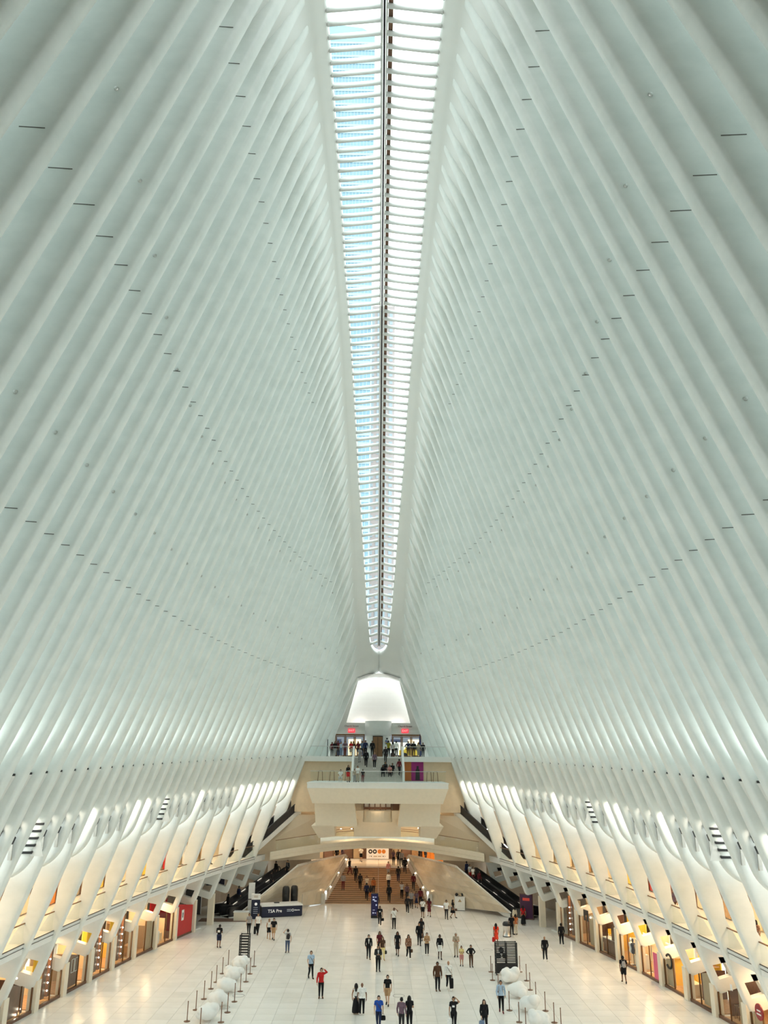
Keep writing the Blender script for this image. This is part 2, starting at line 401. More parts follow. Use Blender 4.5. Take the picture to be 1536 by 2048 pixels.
# fittings that hang in the niches between ribs
def fitting(sg, n, kind):
    Ym = YN(n) - PITCH_R / 2; z = z_dot(Ym) - 2.75; x = nose(Ym, z) + 0.55
    side = 'left' if sg < 0 else 'right'
    if kind == 'spot':
        mb = MB()
        for k, (dx, dz) in enumerate(((0.0, 0.0), (0.14, -0.42))):
            mb.tube([(sg * dx, 0, dz), (sg * (dx + 0.02), -0.16, dz - 0.22)], 0.12, 10)
        r = empty('spotlight_cluster', (sg * x, Ym + 0.35, z))
        MB().obox((0, 0.05, 0.2), (0.08, 0, 0), (0, 0.08, 0), (0, 0, 0.3)).build('bracket', M_STEEL, r)
        for k, (dx, dz) in enumerate(((0.0, 0.0), (0.12, -0.5))):
            MB().tube([(sg * dx, 0, dz), (sg * (dx + 0.02), -0.2, dz - 0.26)], 0.13, 10).build('lamp_head', M_BLACK, r)
        MB().obox((sg * 0.2, 0.02, -1.15), (0.09, 0, 0), (0, 0.05, 0), (0, 0, 0.45)).build('reflector', M_STEEL, r)
    else:
        r = empty('air_louvre', (sg * x, Ym + 0.5, z - 0.7))
        MB().obox((0, 0.12, 0), (0.34, 0, 0), (0, 0.03, 0), (sg * 0.3, 0, 0.95)).build('frame', M_WHITE, r)
        for k in range(5):
            t = -0.75 + k * 0.36
            MB().obox((sg * (-t * 0.31), 0.05, t), (0.30, 0, 0), (0, 0.07, 0.03), (0, 0, 0.05)).build('blade', M_BLACK, r)
    r['category'] = 'lamp' if kind == 'spot' else 'vent'
    r['group'] = ('spotlights' if kind == 'spot' else 'louvres') + ' in the rib niches'
    r['_n'] = n; r['_sg'] = sg
    return r
FIT = []
for sg in (-1, 1):
    for n in range(12, 34):
        if n in (16, 22, 23, 27): continue
        kind = 'louvre' if n in (20, 31) else 'spot'
        FIT.append(fitting(sg, n, kind))
ORD = ['first', 'second', 'third', 'fourth', 'fifth', 'sixth', 'seventh', 'eighth', 'ninth', 'tenth', 'eleventh', 'twelfth', 'thirteenth', 'fourteenth', 'fifteenth', 'sixteenth', 'seventeenth', 'eighteenth', 'nineteenth', 'twentieth']
for sg in (-1, 1):
    for c, nm in (('lamp', 'twin-headed black spotlight'), ('vent', 'slatted dark air louvre')):
        rs = [r for r in FIT if r['_sg'] == sg and r['category'] == c]
        for k, r in enumerate(rs):
            r['label'] = '%s between the %s wall ribs, %s counting from the far balcony' % (nm, 'left' if sg < 0 else 'right', ORD[k])
for r in FIT:
    del r['_n']; del r['_sg']

# ------------------------------------------------------------------ ceiling: the spine band, the skylight with its bars and panes
def w_sky(Y):
    if Y >= 99.0: return 0.0
    w = itp(Y, [0, 33, 54, 77.5, 88, 94, 97.2], [2.9, 2.88, 2.82, 2.28, 1.78, 1.42, 1.13])
    if Y > 97.2: w = 1.13 * math.sqrt(max(0.0, 1 - ((Y - 97.2) / 1.8) ** 2))
    return w
Ys = [8, 14, 20] + list(np.arange(24, 97, 1.5)) + [97.2, 97.6, 98.0, 98.3, 98.6, 98.8, 98.95, 99.0, 99.6, 100.2, 100.9]
cb = MB()
for sg in (-1, 1):
    rings = []
    for Y in Ys:
        w, x, z = w_sky(Y), xt(Y), zt(Y)
        m = lerp(w, x, 0.5)
        rings.append([(sg * w, Y, z + 1.55), (sg * w, Y, z + 1.0), (sg * (w + 0.12), Y, z + 0.86), (sg * m, Y, z + 0.42), (sg * lerp(m, x, 0.6), Y, z + 0.14), (sg * (x + 0.03), Y, z - 0.03)] + [(sg * (nose(Y, z + dz) + dp), Y, z + dz) for dz, dp in ((-1.0, 0.11), (-2.1, 0.30), (-3.2, 0.62), (-4.0, 1.0), (-4.4, 1.5))] + [(sg * (x + 2.8), Y, z - 2.4), (sg * (x + 1.7), Y, z + 0.8)])
    cb.loft(rings if sg < 0 else [r[::-1] for r in rings], True, True)
ceil = cb.build('ceiling', M_SOFFIT, smooth=True, kind='structure')
for p in ceil.data.polygons: p.use_smooth = True
bar_p, Yb = 0.89, 24.0
ys = []
while Yb < 98.6: ys.append(Yb); Yb += bar_p
M_BAR = mat('skylight_bar_paint', (0.80, 0.80, 0.78), 0.4, var=0.02)
for k, Y in enumerate(ys):
    w = w_sky(Y)
    for sg in (-1, 1):
        if w > 0.25:
            b = MB(); x0, x1 = 0.13, w + 0.03
            rr = []
            for x in (x0, x1):
                z = zt(Y) + 1.0 + 0.36 * (1 - x / max(w, 0.5))
                rr.append([(sg * x, Y + 0.115 * math.cos(a), z + 0.17 * math.sin(a)) for a in [2 * PI * i / 10 for i in range(10)]])
            b.loft(rr, True, True).build('skylight_bar', M_BAR, ceil, True)
        Y2 = Y + bar_p
        wa, wb = w_sky(Y), w_sky(min(Y2, 98.9))
        if wa > 0.2:
            za, zb = zt(Y) + 1.24, zt(Y2) + 1.24
            MB().add([(sg * 0.1, Y + 0.02, za + 0.36), (sg * wa, Y + 0.02, za), (sg * max(wb, 0.15), Y2 - 0.02, zb), (sg * 0.1, Y2 - 0.02, zb + 0.36)], [(0, 1, 2, 3)]).build('skylight_pane', M_SKYGLASS, ceil)
rr = {k: [] for k in 'abc'}
for Y in list(np.arange(22, 98, 2)) + [98.4]:
    z = zt(Y) + 1.33
    rr['a'].append([(-0.20, Y, z + 0.25), (-0.20, Y, z - 0.08), (-0.07, Y, z - 0.10), (-0.07, Y, z + 0.25)])
    rr['b'].append([(0.07, Y, z + 0.25), (0.07, Y, z - 0.10), (0.18, Y, z - 0.08), (0.18, Y, z + 0.25)])
    rr['c'].append([(-0.06, Y, z + 0.2), (-0.06, Y, z + 0.02), (0.06, Y, z + 0.02), (0.06, Y, z + 0.2)])
MB().loft(rr['a'], True, True).build('spine_beam', M_BAR, ceil); MB().loft(rr['b'], True, True).build('spine_beam', M_BAR, ceil)
MB().loft(rr['c'], True, True).build('spine_gasket', M_BLACK, ceil)
rg = []
for Y in list(np.arange(22, 98, 2)) + [98.0]:
    z = zt(Y) + 1.30; rg.append([(0.20, Y, z + 0.22), (0.20, Y, z + 0.17), (0.44 if w_sky(Y) > 1.4 else 0.3, Y, z + 0.14), (0.44 if w_sky(Y) > 1.4 else 0.3, Y, z + 0.2)])
MB().loft(rg, True, True).build('spine_flashing', M_BROWN, ceil)

# ------------------------------------------------------------------ the end of the hall behind the viewer, closing the room
bk = MB(); rr = []
for Y in (-10, 8, 17.5):
    Yq = max(Y, 17.0)
    pts = [(-nose(Yq, z) - 1.0, Y, z) for z in (0.0, 4, 9, 14, 22, 30, 38)]
    pts += [(-xt(Yq) - 1.0, Y, zt(Yq) - 1.5), (0, Y, zt(Yq) + 1.2)]
    pts = pts + [(-p[0], p[1], p[2]) for p in pts[:-1][::-1]]
    rr.append(pts)
bk.loft(rr, False); bk.add(rr[0], [tuple(range(len(rr[0])))])
bk.build('wall_rear', M_WHITE, kind='structure')
MB().box(-6.5, 6.5, -6.0, 1.2, 12.4, 12.85).box(-6.5, 6.5, 1.05, 1.2, 12.85, 12.95).build('balcony_floor', M_WHITE, kind='structure')

# ------------------------------------------------------------------ gallery (upper shopping level) and shopfronts, both sides
A_RIBS = [n for n in range(6, 37, 2)]                   # ribs that come down to the floor
def shop_x(Y): return pillar_x(Y) + 0.20
COLS = {}
def cmat(name, col, rough=0.5, var=0.05, emit=0.0, metal=0.0): return mat(name, col, rough, metal, var=var, emit=emit)
M_SHOPWALL = cmat('shop_cream', (0.80, 0.66, 0.44)); M_YELLOW = cmat('shop_yellow', (0.86, 0.58, 0.06)); M_RED = cmat('shop_red', (0.52, 0.008, 0.012), 0.35)
M_WOOD = mat('oak_wood', (0.50, 0.30, 0.14), 0.45, var=0.18, scale=6); M_DWOOD = mat('dark_wood', (0.14, 0.065, 0.035), 0.4, var=0.2, scale=5)
M_TAUPE = cmat('shop_taupe', (0.45, 0.33, 0.2)); M_PINK = cmat('poster_pink', (0.72, 0.12, 0.24)); M_ORANGE = cmat('orange_panel', (0.72, 0.24, 0.03)); M_WHITEG = cmat('white_gloss', (0.85, 0.85, 0.83), 0.25)
M_NAVY = cmat('navy_panel', (0.006, 0.010, 0.038), 0.5); M_BULB = mat('bulb_glow', (1.0, 0.9, 0.72), emit=14.0); M_SIGNLIT = mat('lit_white_sign', (0.8, 0.77, 0.72), emit=0.12)
M_PURPLE = mat('screen_purple', (0.035, 0.005, 0.028), emit=0.15); M_MAGENTA = mat('screen_magenta', (0.30, 0.012, 0.16), 0.5)
for sg, side in ((-1, 'left'), (1, 'right')):
    wall = WALLS[sg]
    # gallery slab, ceiling and rear wall follow the curve
    Yg = list(np.linspace(38, 96, 40)); slab = []; gc = []; gw = []
    for Y in Yg:
        xr, z = x_rail(Y) - 0.05, z2(Y)
        slab.append([(sg * (xr + 0.05), Y, z - 0.55), (sg * (xr + 8), Y, z - 0.55), (sg * (xr + 8), Y, z), (sg * (xr + 0.02), Y, z), (sg * xr, Y, z - 0.02)])
        zc = z + 4.6; xc = nose(Y, 8.6) + 1.35
        gc.append([(sg * xc, Y, zc), (sg * (xr + 8), Y, zc), (sg * (xr + 8), Y, zc + 0.3), (sg * xc, Y, zc + 0.3)])
        gw.append([(sg * (xr + 4.6), Y, z), (sg * (xr + 4.6), Y, z + 4.6)])
    MB().loft(slab, True, True).build('gallery_floor_' + side, M_WHITE, kind='structure')
    MB().loft(gc, True, True).build('gallery_ceiling_' + side, M_WHITE, kind='structure')
    gwall = MB().loft(gw, False).build('gallery_wall_' + side, M_SHOPWALL, kind='structure')
    bal = empty('glass_balustrade', (sg * x_rail(60), 60, z2(60)), label='glass balustrade with bronze handrail between the %s wall rib feet on the gallery edge' % side, category='balustrade')
    inv = bal.matrix_basis.inverted() if False else Vector((-sg * x_rail(60), -60, -z2(60)))
    def rel(p): return (p[0] + inv.x, p[1] + inv.y, p[2] + inv.z)
    line = MB()
    for a, b in zip(A_RIBS[::-1], (A_RIBS[::-1])[1:]):
        Ya, Yb = YN(a) + 0.2, YN(b) - 0.18
        xa, xb = sg * (x_rail(Ya) + 0.04), sg * (x_rail(Yb) + 0.04); za, zb = z2(Ya), z2(Yb)
        MB().add([rel(p) for p in [(xa, Ya, za + 0.06), (xb, Yb, zb + 0.06), (xb, Yb, zb + 1.08), (xa, Ya, za + 1.08)]], [(0, 1, 2, 3)]).build('glass_panel', M_RAILG, bal)
        MB().bar(rel((xa, Ya, za + 1.1)), rel((xb, Yb, zb + 1.1)), 0.07, 0.06).bar(rel((xb, Yb, zb)), rel((xb, Yb, zb + 1.1)), 0.03, 0.03).build('handrail', M_BRONZE, bal)
        MB().bar((sg * (x_rail(Ya) - 0.06), Ya, za + 0.02), (sg * (x_rail(Yb) - 0.06), Yb, zb + 0.02), 0.05, 0.05).bar((sg * (x_rail(Ya) - 0.06), Ya, za - 0.2), (sg * (x_rail(Yb) - 0.06), Yb, zb - 0.2), 0.03, 0.025).build('slab_edge_groove', M_WIRE, wall)
        # downlights of the gallery
        Ym = (Ya + Yb) / 2
        lamp('gallery_lamp', (sg * (x_rail(Ym) + 2.2), Ym, z2(Ym) + 4.5), 0.8, P_GALLERY, WARM2)
        # gallery shopfronts: a framed bay with a lit fascia
        xg = x_rail(Ym) + 4.55
        kind = (a // 2 + (0 if sg < 0 else 1)) % 6
        mm = [M_SHOPWALL, M_WOOD, M_SHOPWALL, M_YELLOW, M_TAUPE, M_WHITEG][kind]
        if sg > 0 and a in (18, 20): mm = M_RED
        if sg < 0 and a in (12,): mm = M_RED
        if sg < 0 and a in (14,): mm = M_YELLOW
        if sg < 0 and a in (22,): mm = M_ORANGE
        MB().box(min(sg * xg, sg * (xg - 0.12)), max(sg * xg, sg * (xg - 0.12)), Ya + 0.25, Yb - 0.1, z2(Ym) + 0.1, z2(Ym) + 3.1).build('wall_panel', mm, gwall)
        MB().box(min(sg * xg, sg * (xg - 0.18)), max(sg * xg, sg * (xg - 0.18)), Ya + 0.3, Yb - 0.2, z2(Ym) + 3.25, z2(Ym) + 3.55).build('lit_fascia', M_SIGNLIT if kind in (0, 3) else M_BROWN, gwall)
        MB().box(min(sg * xg, sg * (xg - 0.2)), max(sg * xg, sg * (xg - 0.2)), Ya + 1.3, Ya + 1.42, z2(Ym) + 0.05, z2(Ym) + 3.2).build('mullion', M_DWOOD, gwall)
    # pillars under the rib feet
    for n in A_RIBS:
        if n < 10: continue
        Y = YN(n); x = pillar_x(Y); zt_ = z_tip(Y) + 0.34
        d = 0.10
        MB().prism([(sg * (x + 0.04), Y - 0.22, 0), (sg * (x + 0.56), Y - 0.22, 0), (sg * (x + 0.56), Y + 0.34, 0), (sg * x, Y + 0.34, 0)], (0, 0, zt_ + 0.12)).build('pillar', M_WARM_WHITE, wall)
    rr = []
    for Y in np.linspace(40, 83, 30):
        x = pillar_x(Y) + 0.28; rr.append([(sg * x, Y, 0), (sg * (x + 0.2), Y, 0), (sg * (x + 0.2), Y, 0.07), (sg * x, Y, 0.07)])
    MB().loft(rr, True, True).build('baseboard_' + side, M_WHITE, kind='structure')

# shops: one thing per bay between two pillars
def bay(sg, n):
    Ya, Yb = YN(n) + 0.34, YN(n - 2) - 0.22
    return Ya, Yb, shop_x(Ya), shop_x(Yb)
def shopfront(sg, n, cfg):
    Ya, Yb, xa, xb = bay(sg, n); H = 3.3
    p0, p1 = Vector((sg * xa, Ya, 0)), Vector((sg * xb, Yb, 0)); u = (p1 - p0); Lw = u.length; u.normalize(); o = Vector((sg, 0, 0)); o = (o - u * o.dot(u)).normalized()
    root = empty('shopfront', (p0.x, p0.y, 0), label=cfg['label'], category='shopfront', group='shopfronts at floor level')
    def P(s, d, z): q = u * s + o * d; return (q.x, q.y, z)
    def bx(name, s0, s1, d0, d1, z0, z1, m, parent=root):
        mb = MB(); c = P((s0 + s1) / 2, (d0 + d1) / 2, (z0 + z1) / 2)
        if d1 < 0.4 and z1 > 1.3:          # pieces in the glass line stop under the slanting foot of the rib
            za, zb = min(z1, top_at(s0)), min(z1, top_at(s1)); V = [P(s_, d_, z_) for s_, z_ in ((s0, z0), (s1, z0), (s1, zb), (s0, za)) for d_ in (d0, d1)]
            mb.add(V, [(0, 2, 4, 6), (1, 7, 5, 3), (0, 1, 3, 2), (2, 3, 5, 4), (4, 5, 7, 6), (6, 7, 1, 0)])
        else: mb.obox(c, u * (s1 - s0) / 2, o * (d1 - d0) / 2, (0, 0, (z1 - z0) / 2))
        return mb.build(name, m, parent)
    def top_at(q): return lerp(2.3 + 0.02 * (Ya - 56), z_tip(Yb) + 0.12, min(1, max(0, q / Lw)))
    D = 2.6
    bx('plinth', 0, Lw, -0.03, 0.14, 0, 0.16, M_DWOOD)
    bx('floor_panel', 0, Lw, 0.14, D, 0.0, 0.05, cfg.get('floor', M_WOOD))
    back = bx('back_wall', 0, Lw, D, D + 0.08, 0, H, cfg['back'])
    bx('side_wall', Lw + 0.1, Lw + 0.16, 0.9, D, 0, 1.7, cfg.get('side', cfg['back']))
    fr = bx('frame', 0, 0.06, 0.02, 0.12, 0.16, H, M_BRONZE); bx('frame', Lw - 0.06, Lw, 0.02, 0.12, 0.16, H, M_BRONZE); bx('frame', Lw * 0.55, Lw * 0.55 + 0.04, 0.02, 0.1, 0.16, H, M_BRONZE)
    for s0, s1 in ((0.06, Lw * 0.55), (Lw * 0.55 + 0.04, Lw - 0.06)):
        MB().add([P(s0, 0.07, 0.16), P(s1, 0.07, 0.16), P(s1, 0.07, top_at(s1)), P(s0, 0.07, top_at(s0))], [(0, 1, 2, 3)]).build('pane', M_GLASS, root)
    k = cfg['kind']
    if cfg.get('lit', 1) > 0:
        q = p0 + u * Lw * 0.5 + o * 1.1
        lamp('shop_lamp', (q.x, q.y, H + 0.3), 0.8, P_SHOP * cfg.get('lit', 1), WARM)
    if k == 'poster':
        bx('poster_panel', 0.06, Lw - 0.06, 0.0, 0.05, 0.16, H, cfg['col'])
    if k == 'curtain':
        c = MB(); rr = []
        for i in range(40):
            s = 0.1 + i / 39 * (Lw * cfg.get('w', 0.4)); d = 0.55 + 0.05 * math.sin(i * 1.7); rr.append([P(s, d, 0.2), P(s, d, H - 0.1)])
        c.loft(rr, False).build('curtain', cfg['col'], root)
        bx('display_panel', Lw * 0.5, Lw * 0.62, 0.5, 0.62, 0.2, H, M_DWOOD)
        bx('display_panel', Lw * 0.75, Lw * 0.82, 0.5, 0.9, 0.2, H, M_DWOOD)
        for i in range(5):
            m = MB().ball((0, 0, 0), 0.05, 8, 6).build('bulb', M_BULB, root, True); m.location = P(Lw * 0.68, 0.45, 0.6 + 0.45 * i)
    if k == 'closed':
        bx('dark_screen', Lw * cfg.get('s0', 0.0) + 0.08, Lw * cfg.get('s1', 0.72), 0.25, 0.32, 0.2, H, cfg['col'])
        for i in range(cfg.get('bulbs', 0)):
            m = MB().ball((0, 0, 0), 0.055, 8, 6).build('bulb', M_BULB, root, True); m.location = P(Lw * (0.12 + 0.13 * ((i * 2) % 5)), 0.18, [0.35, 2.3, 0.5, 2.45, 0.3][i % 5])
        if cfg.get('handles') == 'square':
            q = MB()
            for s0 in (0.34, 0.50):
                for a, b in (((s0, 1.05), (s0 + 0.12, 1.05)), ((s0, 1.85), (s0 + 0.12, 1.85)), ((s0, 1.05), (s0, 1.85)), ((s0 + 0.12, 1.05), (s0 + 0.12, 1.85))): q.bar(P(a[0] * Lw, 0.2, a[1]), P(b[0] * Lw, 0.2, b[1]), 0.03, 0.03)
            q.build('square_door_handle', M_WHITEG, root)
        if cfg.get('handles') == 'bars':
            for s0 in (0.36, 0.42, 0.52, 0.58): MB().bar(P(s0 * Lw, 0.2, 0.9), P(s0 * Lw, 0.2, 2.0), 0.05, 0.05).build('bar_handle', M_BLACK, root)
    if k == 'shelves':
        for z in (0.7, 1.2, 1.75, 2.3): bx('shelf', 0.1, Lw * 0.6, D - 0.7, D - 0.05, z, z + 0.05, M_WOOD)
        bx('counter', 0.2, Lw * 0.5, 0.7, 1.3, 0.05, 0.75, cfg.get('col', M_WOOD)); bx('door', Lw * 0.62, Lw - 0.1, 0.2, 0.26, 0.16, H - 0.2, M_TAUPE)
        for i in range(5):
            m = MB().lathe([(0.05, 0), (0.09, 0.02), (0.07, 0.14), (0.03, 0.18)], n=10).build('vase', M_DWOOD, root, True); m.location = P(0.4 + 0.3 * i, D - 0.35, [1.25, 1.8, 1.25, 2.35, 1.8][i])
    if k == 'display':
        bx('display_table', Lw * 0.15, Lw * 0.5, 0.5, 1.1, 0.05, 1.0, M_WHITEG); bx('display_table', Lw * 0.55, Lw * 0.85, 0.8, 1.3, 0.05, 0.7, cfg.get('col', M_SHOPWALL))
        for i in range(4):
            m = MB().lathe([(0.03, 0), (0.05, 0.02), (0.04, 0.3), (0.015, 0.42)], n=8).build('bottle', M_DWOOD, root, True); m.location = P(Lw * (0.2 + 0.08 * i), 0.8, 1.0)
        bx('ring_light', Lw * 0.3, Lw * 0.6, 1.4, 1.45, 2.2, 2.3, M_SIGNLIT)
    if k == 'counter':
        bx('dark_screen', 0.06, Lw * 0.45, 0.3, 0.36, 0.16, H, M_DWOOD); bx('counter', Lw * 0.3, Lw - 0.1, 0.35, 0.9, 0.16, 1.15, M_BROWN); bx('counter_top', Lw * 0.3, Lw - 0.1, 0.3, 0.95, 1.15, 1.22, M_WHITEG)
        bx('display_panel', Lw * 0.8, Lw * 0.92, 1.2, 1.3, 0.2, 2.6, M_DWOOD)
        for i in range(5):
            m = MB().lathe([(0.05, 0), (0.06, 0.08), (0.02, 0.1), (0.02, 0.2), (0.05, 0.24)], n=8).build('jewellery_bust', M_WHITEG, root, True); m.location = P(Lw * (0.38 + 0.11 * i), 0.6, 1.22)
    if k == 'stools':
        bx('dark_screen', Lw * 0.35, Lw - 0.1, 1.6, 1.68, 0.2, H, M_DWOOD); bx('display_panel', 0.1, Lw * 0.35, 0.3, 0.36, 0.2, H, M_TAUPE)
        for i in range(3):
            q = MB().lathe([(0.17, 0.72), (0.17, 0.77)], n=12)
            for a in range(4): q.bar((0.14 * math.cos(a * PI / 2), 0.14 * math.sin(a * PI / 2), 0.72), (0.2 * math.cos(a * PI / 2), 0.2 * math.sin(a * PI / 2), 0.0), 0.03, 0.03)
            m = q.build('stool', M_BRONZE, root); m.location = P(Lw * (0.5 + 0.15 * i), 0.9, 0.05)
    return root, P, u, o, Lw, p0
SHOPS = {}
LFT = {14: dict(kind='poster', col=M_RED, back=M_RED, lit=0, label='shopfront boarded with a bright red panel and white upright label'),
       16: dict(kind='display', back=M_SHOPWALL, lit=1.4, label='cream lit shop window with bottles on a white stand next to the red panel'),
       18: dict(kind='shelves', back=M_TAUPE, lit=0.7, label='brown shop window with oak shelves and a taupe door leaf'),
       20: dict(kind='curtain', col=M_YELLOW, back=M_YELLOW, lit=1.5, label='yellow curtained shop window with a bulb column, next to the oak shelf shop'),
       22: dict(kind='curtain', col=M_YELLOW, back=M_SHOPWALL, side=M_SHOPWALL, lit=1.5, label='second yellow curtained shop window, one bay nearer than the oak shelf shop neighbour'),
       24: dict(kind='closed', col=M_BROWN, back=M_TAUPE, handles='square', lit=0.25, label='closed brown shopfront with two square white door handles'),
       26: dict(kind='curtain', col=M_YELLOW, back=M_SHOPWALL, lit=1.5, label='yellow curtained shop window between two closed brown shopfronts'),
       28: dict(kind='closed', col=M_BROWN, back=M_BROWN, bulbs=5, s1=0.78, lit=0.2, label='dark brown shop window with small bright bulbs low and high'),
       30: dict(kind='closed', col=M_DWOOD, back=M_BROWN, handles='bars', s1=0.75, lit=0.2, label='closed dark brown shopfront with four black bar handles'),
       32: dict(kind='shelves', back=M_SHOPWALL, lit=1.0, label='cream shop window at the bottom left corner of the hall')}
RGT = {14: dict(kind='curtain', col=M_SHOPWALL, back=M_TAUPE, w=0.42, lit=0.9, label='beige curtained shop window next to the purple screen'),
       16: dict(kind='closed', col=M_TAUPE, back=M_BROWN, s0=0.05, s1=0.5, bulbs=2, lit=0.6, label='taupe shop window with a black screen above, second from the purple screen'),
       18: dict(kind='counter', back=M_YELLOW, lit=1.1, label='dark brown jewellery shop window with a white topped counter'),
       20: dict(kind='display', back=M_SHOPWALL, lit=1.3, label='lit clothes shop window with dressed mannequins'),
       22: dict(kind='display', back=M_SHOPWALL, col=M_PINK, lit=1.3, label='cream cosmetics shop window with a crimson poster at its side'),
       24: dict(kind='shelves', back=M_YELLOW, col=M_SHOPWALL, lit=1.4, label='yellow lit shop window with a big black curved letter'),
       26: dict(kind='closed', col=M_TAUPE, back=M_BROWN, s1=0.55, lit=0.5, label='plain taupe and brown shop window next to the big curved letter'),
       28: dict(kind='stools', back=M_BROWN, lit=0.5, label='brown shop window with tall stools behind the glass'),
       30: dict(kind='shelves', back=M_WOOD, lit=1.3, label='oak panelled shop window with a round crimson hanging sign'),
       32: dict(kind='display', back=M_SHOPWALL, lit=1.4, label='shop window with white goods at the bottom right corner of the hall')}
for n, c in LFT.items(): SHOPS[-1, n] = shopfront(-1, n, c)
for n, c in RGT.items(): SHOPS[1, n] = shopfront(1, n, c)
M_INK = mat('black_ink', (0.015, 0.013, 0.013), 0.6); M_LETW = mat('white_letter', (0.86, 0.86, 0.84), 0.5, emit=0.25); M_LETR = mat('red_sign', (0.30, 0.012, 0.02), 0.4)
def sign_on(sg, n, name, fn):
    root, P, u, o, Lw, p0 = SHOPS[sg, n]; return fn(root, P, u, o, Lw)
def rot_for(sg, u):      # text facing the hall
    n = Vector((-sg, 0, 0)); n = (n - u * n.dot(u)).normalized(); x = Vector((0, 0, 1)).cross(n) * -1
    x = Vector((0, 0, 1)).cross(n); m = Matrix((x, Vector((0, 0, 1)), n)).transposed(); return m.to_euler()
root, P, u, o, Lw, p0 = SHOPS[-1, 14]
MB().obox(P(Lw * 0.33, -0.03, 1.75), u * 0.22, o * 0.012, (0, 0, 0.42)).build('white_label', M_WHITEG, root)
MB().obox(P(Lw * 0.33, -0.05, 1.75), u * 0.06, o * 0.008, (0, 0, 0.2)).build('label_mark', M_INK, root)
root, P, u, o, Lw, p0 = SHOPS[1, 24]
q = MB(); q.tube([P(Lw * 0.72 + 0.42 * math.cos(a), 0.03, 1.75 + 0.42 * math.sin(a)) for a in [math.radians(40 + 10 * i) for i in range(29)]], 0.075, 8); q.build('curved_letter', M_INK, root)
root, P, u, o, Lw, p0 = SHOPS[1, 22]
MB().obox(P(Lw * 0.2, 0.02, 1.0), u * 0.42, o * 0.012, (0, 0, 0.85)).build('crimson_poster', M_PINK, root)
root, P, u, o, Lw, p0 = SHOPS[1, 30]
q = MB().lathe([(0.02, -0.03), (0.42, -0.03), (0.42, 0.03), (0.02, 0.03)], n=24).build('round_sign', M_LETR, root); q.location = P(Lw * 0.55, -0.12, 1.55); q.rotation_euler = (o.to_track_quat('Z', 'Y')).to_euler()
for k_, w_ in enumerate((0.26, 0.32)): MB().obox(P(Lw * 0.55, -0.16, 1.62 - 0.18 * k_), u * w_ / 1.4, o * 0.006, (0, 0, 0.035)).build('sign_rule', M_WHITEG, root)
root, P, u, o, Lw, p0 = SHOPS[1, 28]
MB().obox(P(Lw * 0.52, 0.2, 1.95), u * 0.12, o * 0.01, (0, 0, 0.17)).build('white_notice', M_WHITEG, root)
root, P, u, o, Lw, p0 = SHOPS[1, 16]
MB().obox(P(Lw * 0.72, 0.3, 2.3), u * 0.42, o * 0.03, (0, 0, 0.42)).build('black_screen', M_BLACK, root)
# mannequins in the clothes shop
root, P, u, o, Lw, p0 = SHOPS[1, 20]
for k_, (s, m_) in enumerate(((0.42, M_WOOD), (0.62, M_NAVY), (0.74, M_WHITEG))):
    q = MB().lathe([(0.16, 0.0), (0.16, 0.02), (0.02, 0.03), (0.02, 0.75), (0.13, 0.8), (0.17, 0.95), (0.12, 1.15), (0.19, 1.4), (0.17, 1.5), (0.05, 1.55), (0.05, 1.6), (0.09, 1.68), (0.08, 1.8), (0.02, 1.85)], n=12)
    w = P(Lw * s, 0.55, 0.05); q.build('mannequin', m_, None, True, loc=(p0.x + w[0], p0.y + w[1], w[2]), category='mannequin', group='mannequins in the clothes shop window',
        label=['tan dressed mannequin in the clothes shop window', 'navy dressed mannequin, middle of the clothes shop window', 'white mannequin in the clothes shop window'][k_])

# ------------------------------------------------------------------ far end: end wall, doors, upper landing, middle balcony
M_END = mat('end_wall_paint', (0.70, 0.715, 0.675), 0.5, var=0.02)
M_GLOWW = mat('canopy_panel', (0.86, 0.82, 0.78), 0.5, var=0.01)
YE = 103.2
ew = MB()
ew.prism([(-11, YE, 18.1), (11, YE, 18.1), (9.5, YE, 19.45), (-9.5, YE, 19.45)], (0, 0.4, 0))
ew.prism([(-9.5, YE, 19.45), (-3.95, YE, 19.45), (-2.42, YE, 25.2), (-5.5, YE, 26.5)], (0, 0.4, 0)); ew.prism([(9.5, YE, 19.45), (3.95, YE, 19.45), (2.42, YE, 25.2), (5.5, YE, 26.5)], (0, 0.4, 0))
ew.prism([(-2.42, YE, 25.2), (2.42, YE, 25.2), (5.5, YE, 26.5), (-5.5, YE, 26.5)], (0, 0.4, 0))
ew.box(-11, -5.25, YE, YE + 0.4, Z_UP, 18.1).box(5.25, 11, YE, YE + 0.4, Z_UP, 18.1)
endw = ew.build('wall_far', M_END, kind='structure')
can = MB(); rr = []
for k in range(9):
    t = k / 8; z = lerp(19.45, 25.2, t); x = lerp(4.3, 2.9, t); y = YE + 0.5 + 1.6 * math.sin(t * PI / 2)
    rr.append([(-x, y, z), (-x, y, z), (x, y, z), (x, y, z)])
can.loft(rr, False).box(-4.0, 4.0, YE + 0.3, YE + 0.9, 19.2, 19.45)
can.build('luminous_panel', M_GLOWW, endw)
lamp('cove_lamp', (0, YE - 0.1, 19.6), 6.5, 40, (1.0, 0.93, 0.88), (0, 0.55, 1), 0.25)
MB().box(-9, 9, YE - 0.25, YE, 18.1, 18.62).build('header_band', M_END, endw)
